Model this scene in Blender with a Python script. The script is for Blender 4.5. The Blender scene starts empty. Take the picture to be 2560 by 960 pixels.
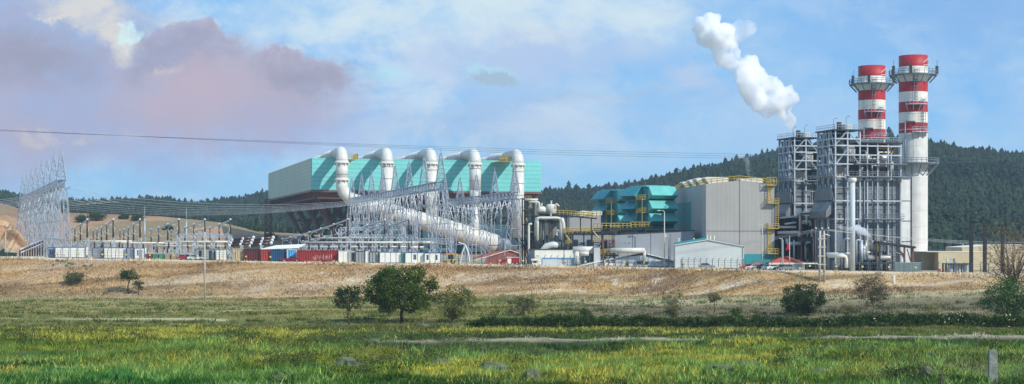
import bpy, math, random
import numpy as np
from mathutils import Vector, Matrix
random.seed(7); RNG = np.random.default_rng(11)
SC = bpy.context.scene
COL = SC.collection
PI = math.pi
F, YH, ZC = 4000.0, 600.0, 7.0            # focal length in photo pixels, horizon row, eye height
def X_(px, Y): return (px-1280.0)/F*Y
def Z_(py, Y): return ZC+(YH-py)/F*Y
def P(px, py, Y): return Vector((X_(px, Y), Y, Z_(py, Y)))
def R(a): return math.radians(a)

# ------------------------------------------------------------ terrain
_tab = RNG.random((256, 256))
def vnoise(x, y):
    x = np.asarray(x, float); y = np.asarray(y, float)
    xi = np.floor(x).astype(int); yi = np.floor(y).astype(int)
    fx = x-xi; fy = y-yi
    fx = fx*fx*(3-2*fx); fy = fy*fy*(3-2*fy)
    a = _tab[xi & 255, yi & 255]; b = _tab[(xi+1) & 255, yi & 255]
    c = _tab[xi & 255, (yi+1) & 255]; d = _tab[(xi+1) & 255, (yi+1) & 255]
    return (a*(1-fx)+b*fx)*(1-fy)+(c*(1-fx)+d*fx)*fy
def fbm(x, y, o=4):
    s = 0; a = .5; t = 0
    for k in range(o):
        s = s+a*vnoise(x*2**k+17.3*k, y*2**k+5.1*k); t += a; a *= .5
    return s/t
def sst(a, b, x):
    t = np.clip((x-a)/(b-a), 0, 1); return t*t*(3-2*t)
def gauss(x, y, cx, cy, rx, ry): return np.exp(-((x-cx)/rx)**2-((y-cy)/ry)**2)
def edgeY(X): X = np.clip(X, -230, 230); return 419-.18*X-13*sst(28, 70, X)
def plat(X): return .35-.0129*np.clip(X, -260, 260)
FX = [-150, 0, 60, 100, 140]; FZ = [-8.2, -7.4, -6.5, -4.6, -4.0]
RU = [-.60, -.335, -.322, -.300, -.28, -.25, -.215, -.2, -.18, -.165, -.152, -.10, 0, .02, .04, .06, .08, .11, .135, .17, .2, .235, .26, .29, .32, .60]
RY = [500, 480, 486, 505, 512, 505, 497, 508, 500, 494, 478, 480, 482, 482, 476, 470, 456, 423, 402, 374, 352, 344, 358, 378, 388, 420]
def gz(X, Y):
    X = np.asarray(X, float); Y = np.asarray(Y, float)
    ye = edgeY(X); zt = plat(X); zb = np.interp(X, FX, FZ)
    w = 2.3*(zt-zb)+2; yf = ye-w
    field = -6.7+(zb+6.7)*sst(250, yf, Y)
    field = field+(fbm(X*.03, Y*.05, 3)-.5)*1.2+(fbm(X*.1, Y*.16, 3)-.5)*2.2*sst(245, 205, Y)*(1-gauss(X, Y, 0, 213.5, 1e4, 5))+(fbm(X*.3, Y*.4, 3)-.5)*.7*sst(300, 190, Y)
    field = field+.55*gauss(X, Y, 0, 214.5, 1e4, 3.5)*sst(-34, -8, X)
    field = field+1.5*gauss(X, Y, -20, 181, 7, 7)+.7*gauss(X, Y, -2, 166, 5, 5)+1.3*gauss(X, Y, 41, 157, 4, 4)+.9*gauss(X, Y, -30, 195, 10, 6)+.5*gauss(X, Y, 20, 172, 8, 4)
    field = field-1.0*gauss(X, Y, -5, 198, 16, 5)
    t = np.clip((Y-yf)/w, 0, 1); t = t*t*(3-2*t)*.55+t*.45
    z = field*(1-t)+zt*t+np.where((t > 0) & (t < 1), (fbm(X*.12, Y*.2, 4)-.5)*1.5*np.sin(np.clip(t, 0, 1)*PI), 0)
    u = X/np.maximum(Y, 60)
    # brown hill behind the switchyard and earth cutting on the far left
    hb = np.interp(u, [-.6, -.33, -.28, -.22, -.18, -.155, -.13, 0, .1], [17, 16, 19, 18, 14.5, 9, 8, 2, 0])
    z = z+hb*sst(690, 960, Y)*(.9+.25*fbm(X*.008, Y*.008, 3))
    z = z+sst(-.296, -.318, u)*sst(535, 575, Y)*(11.5*(1-.5*sst(620, 800, Y))+6*(fbm(X*.07, Y*.09, 5)-.5)+3*(fbm(X*.3, Y*.05, 4)-.5))
    yc = np.interp(u, [-.3, -.1, .05, .12, .3], [1750, 1600, 1450, 1300, 1250])
    y0 = np.interp(u, [-.3, -.1, .05, .12, .3], [1050, 950, 760, 600, 580])
    crest = ZC+(YH-(np.interp(u-.008, RU, RY)+2*np.interp(u, RU, RY)+np.interp(u+.008, RU, RY))/4-9*(fbm(u*28, u*0+2.5, 3)-.5))*yc/F-6
    tt = np.clip((Y-y0)/(yc-y0), 0, 1); tt = tt*tt*(3-2*tt)*.6+tt*.4
    base = z*np.where(Y > y0, 1, 1)
    z = np.where(Y > y0, base+(crest-base)*tt, base)
    z = z+np.where(Y > y0, (fbm(X*.006, Y*.006, 3)-.5)*24*np.sin(tt*PI), 0)
    z = z-np.where(Y > yc, 60*sst(0, 1200, Y-yc), 0)
    return z
def G(X, Y): return float(gz(np.array([X]), np.array([Y]))[0])
def ground_hit(px, py, y0=110, y1=1200):
    Ys = np.linspace(y0, y1, 2200); Xs = (px-1280)/F*Ys
    ray = ZC+(YH-py)/F*Ys; zz = gz(Xs, Ys)
    k = np.argmax(zz >= ray)
    if zz[k] < ray[k]: k = len(Ys)-1
    return float(Ys[k])
def s2l(c):
    c = np.asarray(c, float)/255.0
    return np.where(c <= .04045, c/12.92, ((c+.055)/1.055)**2.4)
def ground_colour(X, Y):
    """albedo of soil/grass cover in linear light, by place"""
    X = np.asarray(X, float); Y = np.asarray(Y, float)
    n1 = fbm(X*.05, Y*.08, 4); n2 = fbm(X*.3+40, Y*.5, 3); n3 = fbm(X*.012+9, Y*.05, 3)
    ye = edgeY(X); zt = plat(X); zb = np.interp(X, FX, FZ); w = 2.3*(zt-zb)+2; yf = ye-w
    def c(r, g, b): return s2l([r, g, b])
    def mix(a, b, t): t = np.clip(t, 0, 1)[..., None]; return a*(1-t)+b*t
    green = c(82, 114, 40); deep = c(42, 76, 28); olive = c(100, 104, 54); straw = c(178, 148, 102); yel = c(172, 164, 64)
    soil = c(128, 116, 88); sand = c(205, 188, 158); brown = c(152, 126, 94); ruddy = c(152, 118, 82); grey = c(150, 146, 126)
    o = np.broadcast_to(green, X.shape+(3,)).copy()
    o = mix(o, deep, sst(.42, .62, n1))
    o = mix(o, yel, sst(.5, .62, n3)*.45)
    o = mix(o, yel, (gauss(X, Y, 10, 168, 9, 16)*1.0+gauss(X, Y, 22, 190, 9, 12)*.5+gauss(X, Y, -47, 205, 16, 16)*.5+gauss(X, Y, -30, 178, 6, 8)*.4)*sst(.3, .55, n2)*.95)
    o = mix(o, c(70, 138, 56), gauss(X, Y, -38, 158, 14, 12)*.6+gauss(X, Y, 0, 178, 8, 8)*.35)
    o = mix(o, c(92, 98, 58), gauss(X, Y, -12, 205, 22, 16)*.7)  # olive band: shadow in the grass, painted into the ground colour
    o = mix(o, c(112, 116, 82), gauss(X, Y, 52, 165, 12, 16)*.8)
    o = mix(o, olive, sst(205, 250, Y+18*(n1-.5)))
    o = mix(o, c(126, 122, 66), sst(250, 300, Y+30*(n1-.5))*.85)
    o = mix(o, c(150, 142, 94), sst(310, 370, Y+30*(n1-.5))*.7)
    rs = sst(4, 22, X)
    o = mix(o, soil, rs*sst(262, 276, Y+6*(n1-.5))*.9)
    o = mix(o, c(98, 94, 66), rs*sst(285, 300, Y+8*(n1-.5))*sst(345, 325, Y+12*n1)*.6)
    o = mix(o, c(176, 164, 126), rs*sst(330, 352, Y+20*(n1-.5))*.8)
    o = mix(o, c(196, 184, 154), gauss(X, Y, 0, 213.5+.8*np.sin(X*.12), 1e4, 1.25)*sst(-34, -8, X)*.95)
    o = mix(o, c(186, 178, 140), (gauss(X, Y, 0, 276+2*np.sin(X*.06), 1e4, 2.2)*sst(-36, -48, X)+gauss(X, Y, 0, 318+3*np.sin(X*.05), 1e4, 3)*sst(-20, -60, X))*.8)
    ns = fbm(X*.025+3, Y*.55, 4); bank = sst(yf-22, yf+1, Y+34*(n1-.5))
    bcol = mix(mix(straw, brown, sst(.42, .62, n1)), c(206, 196, 176), sst(.58, .68, n2)*gauss(X, Y, 0, yf+.45*w, 80, 7)*.9)
    bcol = mix(bcol, c(112, 92, 64), sst(.53, .64, ns)*.7); bcol = mix(bcol, c(212, 202, 178), sst(.46, .34, ns)*.35)
    bcol = mix(bcol, ruddy, sst(-.2, 1, (Y-yf)/w)*.45*sst(-120, 40, -X))
    o = mix(o, bcol, bank)
    o = mix(o, c(170, 160, 118), gauss(X, Y, -125, 408, 40, 9)*.7)
    o = mix(o, sand, sst(ye-2.2, ye-.6, Y))
    pl = mix(np.broadcast_to(c(178, 168, 148), X.shape+(3,)), grey, sst(.4, .6, n1))
    o = mix(o, pl, sst(ye+10, ye+24, Y))
    far = mix(mix(np.broadcast_to(c(168, 132, 100), X.shape+(3,)), c(140, 112, 86), sst(.45, .55, fbm(X*.01, Y*.006, 4))), c(134, 118, 84), sst(.58, .66, fbm(X*.02+5, Y*.012, 4)))
    u = X/np.maximum(Y, 60)
    o = mix(o, far, sst(620, 700, Y))
    cut = mix(np.broadcast_to(c(200, 160, 118), X.shape+(3,)), c(156, 112, 74), sst(.42, .58, fbm(X*.12, Y*.12, 5)))
    o = mix(o, cut, sst(-.290, -.306, u)*sst(520, 560, Y)*sst(760, 660, Y))
    y0 = np.interp(u, [-.3, -.1, .05, .12, .3], [1050, 950, 760, 600, 580])
    o = mix(o, c(70, 84, 58), sst(0, 60, Y-y0))
    return o

# ------------------------------------------------------------ materials
MATS = {}
def mat(name, rgb, rough=.6, metal=0., var=.12, scale=.5, bump=0., island=0., streak=0., stripe=None, rgb2=None, trans=0., spec=.4):
    """procedural: base colour (sRGB 0-255) broken by two noises, optional vertical streaks, ribs and per-piece variation"""
    if name in MATS: return MATS[name]
    m = bpy.data.materials.new(name); m.use_nodes = True
    nt = m.node_tree; N = nt.nodes; L = nt.links
    b = N['Principled BSDF']; b.inputs['Roughness'].default_value = rough; b.inputs['Metallic'].default_value = metal
    b.inputs['Specular IOR Level'].default_value = spec
    c = tuple(s2l(rgb)); geo = N.new('ShaderNodeNewGeometry')
    def mixn(a, bb, fac, kind='MIX'):
        x = N.new('ShaderNodeMix'); x.data_type = 'RGBA'; x.blend_type = kind
        if isinstance(fac, (int, float)): x.inputs[0].default_value = fac
        else: L.new(fac, x.inputs[0])
        for s, v in ((x.inputs[6], a), (x.inputs[7], bb)):
            if isinstance(v, tuple): s.default_value = v+(1,) if len(v) == 3 else v
            else: L.new(v, s)
        return x.outputs[2]
    def noise(sc, det=4, vec=None, rgh=.6):
        n = N.new('ShaderNodeTexNoise'); n.inputs['Scale'].default_value = sc; n.inputs['Detail'].default_value = det; n.inputs['Roughness'].default_value = rgh
        L.new(vec or geo.outputs['Position'], n.inputs['Vector']); return n
    def ramp(v, lo, hi, a=0, bb=1):
        r = N.new('ShaderNodeMapRange'); r.inputs[1].default_value = lo; r.inputs[2].default_value = hi; r.inputs[3].default_value = a; r.inputs[4].default_value = bb
        L.new(v, r.inputs[0]); return r.outputs[0]
    dark = tuple(max(0, x*(1-var*1.8)) for x in c); light = tuple(min(1, x*(1+var)) for x in c)
    if rgb2 is not None: light = tuple(s2l(rgb2))
    n1 = noise(scale); col = mixn(dark, light, ramp(n1.outputs['Fac'], .3, .7))
    n2 = noise(scale*9, 3); col = mixn(col, mixn(col, (1-var, 1-var, 1-var*.9), 1., 'MULTIPLY'), ramp(n2.outputs['Fac'], .45, .7, 0, .9))
    if streak:
        mp = N.new('ShaderNodeMapping'); mp.inputs['Scale'].default_value = (1.4, 1.4, .06); L.new(geo.outputs['Position'], mp.inputs[0])
        n3 = noise(1.0, 5, mp.outputs[0], .7); col = mixn(col, mixn(col, (.55, .5, .44), 1., 'MULTIPLY'), ramp(n3.outputs['Fac'], .5, .75, 0, streak))
    if stripe:
        ax, period, amt = stripe
        sp = N.new('ShaderNodeSeparateXYZ'); L.new(geo.outputs['Position'], sp.inputs[0])
        mm = N.new('ShaderNodeMath'); mm.operation = 'MULTIPLY'; mm.inputs[1].default_value = 2*PI/period; L.new(sp.outputs[ax], mm.inputs[0])
        sn = N.new('ShaderNodeMath'); sn.operation = 'SINE'; L.new(mm.outputs[0], sn.inputs[0])
        col = mixn(col, mixn(col, (.5, .55, .58), 1., 'MULTIPLY'), ramp(sn.outputs[0], .1, .9, 0, amt))
    if island:
        hs = N.new('ShaderNodeHueSaturation'); L.new(col, hs.inputs['Color'])
        L.new(ramp(geo.outputs['Random Per Island'], 0, 1, 1-island, 1+island), hs.inputs['Value'])
        mh = ramp(geo.outputs['Random Per Island'], 0, 1, .5+.05*island, .5-.05*island); L.new(mh, hs.inputs['Hue']); col = hs.outputs[0]
    L.new(col, b.inputs['Base Color'])
    if bump:
        bp = N.new('ShaderNodeBump'); bp.inputs['Strength'].default_value = bump; bp.inputs['Distance'].default_value = .2
        nb = noise(scale*5, 5); L.new(nb.outputs['Fac'], bp.inputs['Height']); L.new(bp.outputs[0], b.inputs['Normal'])
    if trans:
        tr = N.new('ShaderNodeBsdfTranslucent'); L.new(col, tr.inputs['Color'])
        mx = N.new('ShaderNodeMixShader'); mx.inputs[0].default_value = trans
        L.new(b.outputs[0], mx.inputs[1]); L.new(tr.outputs[0], mx.inputs[2]); L.new(mx.outputs[0], N['Material Output'].inputs[0])
    MATS[name] = m; return m
def attr_mat(name, island=.0, trans=0., nscale=3., amt=.35, bump=0., hue=0.):
    m = bpy.data.materials.new(name); m.use_nodes = True; nt = m.node_tree; N = nt.nodes; L = nt.links
    b = N['Principled BSDF']; b.inputs['Roughness'].default_value = .85; b.inputs['Specular IOR Level'].default_value = .15
    a = N.new('ShaderNodeAttribute'); a.attribute_name = 'cover'; geo = N.new('ShaderNodeNewGeometry')
    n = N.new('ShaderNodeTexNoise'); n.inputs['Scale'].default_value = nscale; n.inputs['Detail'].default_value = 6; n.inputs['Roughness'].default_value = .75; L.new(geo.outputs['Position'], n.inputs['Vector'])
    r = N.new('ShaderNodeMapRange'); r.inputs[1].default_value = .3; r.inputs[2].default_value = .7; r.inputs[3].default_value = 1-amt; r.inputs[4].default_value = 1+amt; L.new(n.outputs['Fac'], r.inputs[0])
    hs = N.new('ShaderNodeHueSaturation'); L.new(a.outputs['Color'], hs.inputs['Color']); v = r.outputs[0]
    if island:
        q = N.new('ShaderNodeMapRange'); q.inputs[3].default_value = 1-island; q.inputs[4].default_value = 1+island; L.new(geo.outputs['Random Per Island'], q.inputs[0])
        mu = N.new('ShaderNodeMath'); mu.operation = 'MULTIPLY'; L.new(v, mu.inputs[0]); L.new(q.outputs[0], mu.inputs[1]); v = mu.outputs[0]
        if hue:
            q2 = N.new('ShaderNodeMapRange'); q2.inputs[3].default_value = .5+hue; q2.inputs[4].default_value = .5-hue; L.new(geo.outputs['Random Per Island'], q2.inputs[0]); L.new(q2.outputs[0], hs.inputs['Hue'])
    L.new(v, hs.inputs['Value']); L.new(hs.outputs[0], b.inputs['Base Color'])
    if bump:
        bp = N.new('ShaderNodeBump'); bp.inputs['Strength'].default_value = bump; bp.inputs['Distance'].default_value = .3; L.new(n.outputs['Fac'], bp.inputs['Height']); L.new(bp.outputs[0], b.inputs['Normal'])
    if trans:
        tr = N.new('ShaderNodeBsdfTranslucent'); L.new(hs.outputs[0], tr.inputs['Color']); mx = N.new('ShaderNodeMixShader'); mx.inputs[0].default_value = trans
        L.new(b.outputs[0], mx.inputs[1]); L.new(tr.outputs[0], mx.inputs[2]); L.new(mx.outputs[0], N['Material Output'].inputs[0])
    return m
W_PIPE = mat('white_painted_duct', (205, 204, 196), .45, var=.06, streak=.35)
GALV = mat('galvanised_steel', (176, 184, 192), .5, .25, var=.15)
GANT = mat('dull_galvanised_lattice', (158, 168, 180), .55, .2, var=.15)
GALVD = mat('weathered_galvanised_steel', (128, 138, 146), .55, .3, var=.2)
BROWN = mat('brown_primed_steel', (118, 82, 72), .6, .1, var=.2)
DARK = mat('dark_steel', (52, 54, 58), .6, .1, var=.25)
YEL = mat('yellow_safety_paint', (186, 160, 70), .5, var=.1)
TEAL = mat('teal_ribbed_sheeting', (116, 200, 196), .5, var=.08, stripe=(2, 1.9, .35), streak=.1, scale=.1)
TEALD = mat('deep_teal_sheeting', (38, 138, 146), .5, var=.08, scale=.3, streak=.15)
TEALL = mat('sunlit_teal_sheeting', (92, 178, 172), .5, var=.06, scale=.3, streak=.15)  # paler teal, sun on the intake hoods and roof put into the colour
GREYW = mat('warm_grey_cladding', (172, 190, 172), .55, var=.05, stripe=(2, 1.6, .3), scale=.08)
GREYC = mat('grey_wall_cladding', (160, 158, 154), .55, var=.05, scale=.12, streak=.16, stripe=(0, 1.15, .12))
GREYS = mat('slate_grey_cladding', (150, 154, 160), .55, var=.06, scale=.15, streak=.15)
PALE = mat('pale_grey_cladding', (190, 196, 196), .55, var=.05, scale=.2, streak=.15)
CREAM = mat('cream_painted_metal', (214, 210, 196), .5, var=.07, streak=.2)
CASE = mat('boiler_casing_panels', (118, 122, 126), .55, .1, var=.18, scale=.3, streak=.5)
CASEW = mat('pale_boiler_duct', (206, 206, 204), .55, var=.06, streak=.35)
REDB = mat('red_band_paint', (172, 36, 42), .55, var=.14, streak=.4)
WHITEB = mat('white_band_paint', (222, 218, 206), .55, var=.07, streak=.5)
CONC = mat('pale_concrete', (186, 180, 166), .8, var=.12, bump=.2, streak=.3)
WHITE = mat('white_panel', (228, 226, 214), .5, var=.05, streak=.25)
BLUET = mat('blue_trim', (54, 92, 150), .5, var=.1)
GLASS = mat('dark_window_glass', (38, 48, 58), .12, var=.1, spec=.8)
INSB = mat('brown_glazed_insulator', (66, 42, 38), .3, var=.15)
INSW = mat('pale_insulator', (200, 204, 206), .35, var=.08)
WIRE = mat('aluminium_conductor', (190, 194, 198), .5, .2, var=.1)
WIRED = mat('dark_cable', (70, 82, 104), .6, var=.1)
BARK = mat('bark', (86, 72, 56), .9, var=.25, scale=2, bump=.5)
RUB = mat('tyre_rubber', (30, 30, 30), .8, var=.15)
ROCK = mat('pale_rock', (156, 156, 136), .9, var=.3, scale=1.6, bump=.8, rgb2=(92, 106, 66))
AGED = mat('weathered_concrete', (138, 144, 134), .9, var=.25, scale=1.5, bump=.5, streak=.6)
RAILG = GALV
BEIGE = mat('beige_render_wall', (196, 180, 146), .7, var=.06, scale=.2, streak=.25)
SILV = mat('insulated_vessel_cladding', (176, 172, 166), .35, .5, var=.1)

# ------------------------------------------------------------ mesh building
class MB:
    def __init__(s): s.v = []; s.f = []; s.m = []; s.sm = []; s.mi = 0; s.M = None
    def _add(s, vs, fs, smooth=False):
        o = len(s.v)
        for p in vs:
            p = Vector(p)
            if s.M is not None: p = s.M @ p
            s.v.append(p)
        for f in fs: s.f.append([o+i for i in f]); s.m.append(s.mi); s.sm.append(smooth)
        return s
    def box(s, x0, x1, y0, y1, z0, z1):
        return s._add([(x0, y0, z0), (x1, y0, z0), (x1, y1, z0), (x0, y1, z0), (x0, y0, z1), (x1, y0, z1), (x1, y1, z1), (x0, y1, z1)],
                      [(0, 3, 2, 1), (4, 5, 6, 7), (0, 1, 5, 4), (1, 2, 6, 5), (2, 3, 7, 6), (3, 0, 4, 7)])
    def prism(s, poly, d, back=None):
        """poly: list of 3-D points, swept by vector d"""
        n = len(poly); a = [Vector(p) for p in poly]; d = Vector(d)
        return s._add(a+[p+d for p in a], [tuple(range(n)), tuple(range(2*n-1, n-1, -1))]+[(i, n+i, n+(i+1) % n, (i+1) % n) for i in range(n)])
    def tube(s, p0, p1, r0, r1=None, n=8, smooth=True):
        p0 = Vector(p0); p1 = Vector(p1); r1 = r0 if r1 is None else r1
        d = p1-p0
        if d.length < 1e-6: return s
        d.normalize(); a = d.orthogonal().normalized(); b = d.cross(a)
        vs = []
        for p, r in ((p0, r0), (p1, r1)):
            for i in range(n):
                t = 2*PI*(i+.5)/n; vs.append(p+a*(r*math.cos(t))+b*(r*math.sin(t)))
        s._add(vs, [(i, (i+1) % n, n+(i+1) % n, n+i) for i in range(n)], smooth)
        o = len(s.v)-2*n
        s.f.append([o+i for i in range(n)][::-1]); s.f.append([o+n+i for i in range(n)]); s.m += [s.mi]*2; s.sm += [False]*2
        return s
    def bar(s, p0, p1, w): return s.tube(p0, p1, w*.7, n=4, smooth=False)
    def path(s, pts, r, n=10, caps=True):
        pts = [Vector(p) for p in pts]; k = len(pts); rs = r if isinstance(r, (list, tuple)) else [r]*k
        vs = []; prev = None
        for i, p in enumerate(pts):
            d = (pts[min(i+1, k-1)]-pts[max(i-1, 0)]).normalized()
            a = d.orthogonal().normalized() if prev is None else (prev-d*prev.dot(d)).normalized()
            prev = a; b = d.cross(a)
            for j in range(n):
                t = 2*PI*j/n; vs.append(p+a*(rs[i]*math.cos(t))+b*(rs[i]*math.sin(t)))
        fs = [(i*n+j, i*n+(j+1) % n, (i+1)*n+(j+1) % n, (i+1)*n+j) for i in range(k-1) for j in range(n)]
        s._add(vs, fs, True)
        if caps:
            o = len(s.v)-k*n; s.f.append([o+i for i in range(n)][::-1]); s.f.append([o+(k-1)*n+i for i in range(n)]); s.m += [s.mi]*2; s.sm += [False]*2
        return s
    def lathe(s, prof, c, n=24, axis='z'):
        c = Vector(c); vs = []
        for r, z in prof:
            for j in range(n):
                t = 2*PI*j/n; q = (r*math.cos(t), r*math.sin(t), z) if axis == 'z' else (z, r*math.cos(t), r*math.sin(t))
                vs.append(c+Vector(q))
        k = len(prof)
        s._add(vs, [(i*n+j, i*n+(j+1) % n, (i+1)*n+(j+1) % n, (i+1)*n+j) for i in range(k-1) for j in range(n)], True)
        return s
    def blob(s, c, r, n=8, jit=.0, sq=(1, 1, 1)):
        vs = []; c = Vector(c); m = n//2+1
        for i in range(m+1):
            th = PI*i/m
            for j in range(n):
                ph = 2*PI*j/n; k = r*(1+random.uniform(-jit, jit)) if 0 < i < m else r
                vs.append(c+Vector((k*sq[0]*math.sin(th)*math.cos(ph), k*sq[1]*math.sin(th)*math.sin(ph), k*sq[2]*math.cos(th))))
        return s._add(vs, [(i*n+j, (i+1)*n+j, (i+1)*n+(j+1) % n, i*n+(j+1) % n) for i in range(m) for j in range(n)], True)
    def rail(s, pts, h=1.1, step=1.5, w=.06, rails=(1., .5)):
        for a, b in zip(pts[:-1], pts[1:]):
            a = Vector(a); b = Vector(b); L = (b-a).length; k = max(1, round(L/step))
            for i in range(k+1):
                p = a.lerp(b, i/k); s.bar(p, p+Vector((0, 0, h)), w)
            for q in rails: s.bar(a+Vector((0, 0, h*q)), b+Vector((0, 0, h*q)), w)
        return s
    def lattice(s, p0, p1, w0, w1, n, r, up=None, dep=None):
        """square lattice mast from p0 to p1, side w0 -> w1"""
        p0 = Vector(p0); p1 = Vector(p1); d = (p1-p0).normalized()
        a = (Vector(up) if up is not None else Vector((1, 0, 0))); a = (a-d*a.dot(d)).normalized(); b = d.cross(a)
        def cor(t):
            c = p0.lerp(p1, t); h = (w0+(w1-w0)*t)/2; g = h*(dep or 1)
            return [c+a*(sx*h)+b*(sy*g) for sx, sy in ((-1, -1), (1, -1), (1, 1), (-1, 1))]
        prev = cor(0)
        for i in range(1, n+1):
            cur = cor(i/n)
            for k in range(4):
                s.bar(prev[k], cur[k], r)
                if i % 2: s.bar(prev[k], cur[(k+1) % 4], r*.7)
                else: s.bar(prev[(k+1) % 4], cur[k], r*.7)
                s.bar(cur[k], cur[(k+1) % 4], r*.6)
            prev = cur
        return s
def mk_mesh(name, mb, mats, inv=None):
    me = bpy.data.meshes.new(name)
    vs = [(inv @ p) if inv is not None else p for p in mb.v]
    me.from_pydata([tuple(p) for p in vs], [], mb.f)
    for m in (mats if isinstance(mats, (list, tuple)) else [mats]): me.materials.append(m)
    me.polygons.foreach_set('material_index', mb.m); me.polygons.foreach_set('use_smooth', mb.sm); me.update()
    return me
def tag(o, label=None, cat=None, group=None, kind=None):
    for k, v in (('label', label), ('category', cat), ('group', group), ('kind', kind)):
        if v: o[k] = v
    return o
MW = {}
def thing(name, label, cat, loc, rz=0., group=None):
    o = bpy.data.objects.new(name, None); COL.objects.link(o); o.empty_display_size = .5
    o.location = loc; o.rotation_euler = (0, 0, rz); MW[o] = Matrix.Translation(Vector(loc)) @ Matrix.Rotation(rz, 4, 'Z')
    return tag(o, label, cat, group)
def part(T, name, mb, m, local=False, parent=None):
    """child of thing T (or of its part `parent`); coordinates are world ones unless local"""
    me = mk_mesh(name, mb, m, None if local else MW[T].inverted())
    o = bpy.data.objects.new(name, me); COL.objects.link(o); o.parent = parent or T; return o
def solo(name, mb, m, label=None, cat=None, group=None, kind=None, loc=(0, 0, 0)):
    o = bpy.data.objects.new(name, mk_mesh(name, mb, m, Matrix.Translation(Vector(loc)).inverted())); COL.objects.link(o); o.location = loc
    return tag(o, label, cat, group, kind)
def copy_thing(T, loc, label, rz=None, scale=None):
    r = T.copy(); COL.objects.link(r); r.location = loc; r['label'] = label
    if rz is not None: r.rotation_euler = (0, 0, rz)
    if scale: r.scale = (scale,)*3
    for ch in T.children:
        c = ch.copy(); COL.objects.link(c); c.parent = r
        for g in ch.children:
            d = g.copy(); COL.objects.link(d); d.parent = c
    return r
def arr_mesh(name, V, Fc, m, colors=None):
    me = bpy.data.meshes.new(name); nv = len(V); nf, k = Fc.shape
    me.vertices.add(nv); me.vertices.foreach_set('co', V.astype(np.float32).ravel())
    me.loops.add(nf*k); me.loops.foreach_set('vertex_index', Fc.astype(np.int32).ravel())
    me.polygons.add(nf); me.polygons.foreach_set('loop_start', np.arange(0, nf*k, k, dtype=np.int32))
    me.materials.append(m)
    if colors is not None:
        a = me.color_attributes.new('cover', 'FLOAT_COLOR', 'POINT'); c = np.ones((nv, 4), np.float32); c[:, :3] = colors; a.data.foreach_set('color', c.ravel())
    me.update(); me.validate(); return me
def arc(c, a, b, r, t0, t1, k=7):
    return [Vector(c)+Vector(a)*(r*math.cos(t))+Vector(b)*(r*math.sin(t)) for t in np.linspace(t0, t1, k)]
def catenary(a, b, sag, k=14):
    a = Vector(a); b = Vector(b); return [a.lerp(b, t)-Vector((0, 0, sag*4*t*(1-t))) for t in np.linspace(0, 1, k)]
# ------------------------------------------------------------ camera, sun, sky
cam = bpy.data.cameras.new('camera'); co = bpy.data.objects.new('camera', cam); COL.objects.link(co)
co.location = (0, 0, ZC); co.rotation_euler = (PI/2, 0, 0); cam.sensor_width = 36; cam.lens = 36*F/2560; cam.shift_y = 120/2560
cam.clip_start = 1; cam.clip_end = 9000; SC.camera = co
AZ, EL = R(50), R(36)                      # sun azimuth to the right of straight behind the camera, and its height
sd = Vector((math.sin(AZ)*math.cos(EL), -math.cos(AZ)*math.cos(EL), math.sin(EL)))
sl = bpy.data.lights.new('sun', 'SUN'); sl.energy = 4.3; sl.angle = R(.55); sl.color = (1, .95, .87)
so = bpy.data.objects.new('sun', sl); COL.objects.link(so); so.rotation_euler = sd.to_track_quat('Z', 'Y').to_euler(); so.location = (0, 0, 300)
SC.view_settings.view_transform = 'Standard'; SC.view_settings.look = 'None'; SC.view_settings.gamma = 1; SC.view_settings.exposure = .1
SC.cycles.volume_bounces = 24; SC.cycles.max_bounces = 24; SC.cycles.diffuse_bounces = 3; SC.cycles.glossy_bounces = 2; SC.cycles.transmission_bounces = 4; SC.cycles.transparent_max_bounces = 24; SC.cycles.volume_max_steps = 256
SC.cycles.use_denoising = True
wd = bpy.data.worlds.new('World'); SC.world = wd; wd.use_nodes = True
nt = wd.node_tree; N = nt.nodes; L = nt.links
bg = N['Background']; bg.inputs['Strength'].default_value = .12
sky = N.new('ShaderNodeTexSky'); sky.sky_type = 'NISHITA'; sky.sun_disc = False; sky.sun_elevation = EL
sky.sun_rotation = math.atan2(sd.x, sd.y); sky.air_density = 1.0; sky.dust_density = .6; sky.ozone_density = 1.5
tc = N.new('ShaderNodeTexCoord'); sep = N.new('ShaderNodeSeparateXYZ'); L.new(tc.outputs['Generated'], sep.inputs[0])
def mth(op, a, b=None, clamp=False):
    m = N.new('ShaderNodeMath'); m.operation = op; m.use_clamp = clamp
    for i, v in enumerate((a, b)):
        if v is None: continue
        if isinstance(v, (int, float)): m.inputs[i].default_value = v
        else: L.new(v, m.inputs[i])
    return m.outputs[0]
ay = mth('MAXIMUM', mth('ABSOLUTE', sep.outputs['Y']), .15)
U = mth('DIVIDE', sep.outputs['X'], ay); V = mth('DIVIDE', sep.outputs['Z'], ay)
cb = N.new('ShaderNodeCombineXYZ'); L.new(U, cb.inputs[0]); L.new(V, cb.inputs[1])
def wnoise(sc, det, rough, dist=0., stretch=1., off=0.):
    mp = N.new('ShaderNodeMapping'); mp.inputs['Scale'].default_value = (1, stretch, 1); mp.inputs['Location'].default_value = (off, off*.7, 0); L.new(cb.outputs[0], mp.inputs[0])
    n = N.new('ShaderNodeTexNoise'); n.inputs['Scale'].default_value = sc; n.inputs['Detail'].default_value = det; n.inputs['Roughness'].default_value = rough; n.inputs['Distortion'].default_value = dist
    L.new(mp.outputs[0], n.inputs['Vector']); return n
def mr(v, a, b, c=0., d=1., smooth=True):
    m = N.new('ShaderNodeMapRange'); m.interpolation_type = 'SMOOTHSTEP' if smooth else 'LINEAR'
    for i, q in enumerate((a, b, c, d)): m.inputs[1+i].default_value = q
    L.new(v, m.inputs[0]); return m.outputs[0]
wn = wnoise(14, 10, .68); wsub = N.new('ShaderNodeVectorMath'); wsub.operation = 'SUBTRACT'; L.new(wn.outputs['Color'], wsub.inputs[0]); wsub.inputs[1].default_value = (.5, .5, .5)
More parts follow.
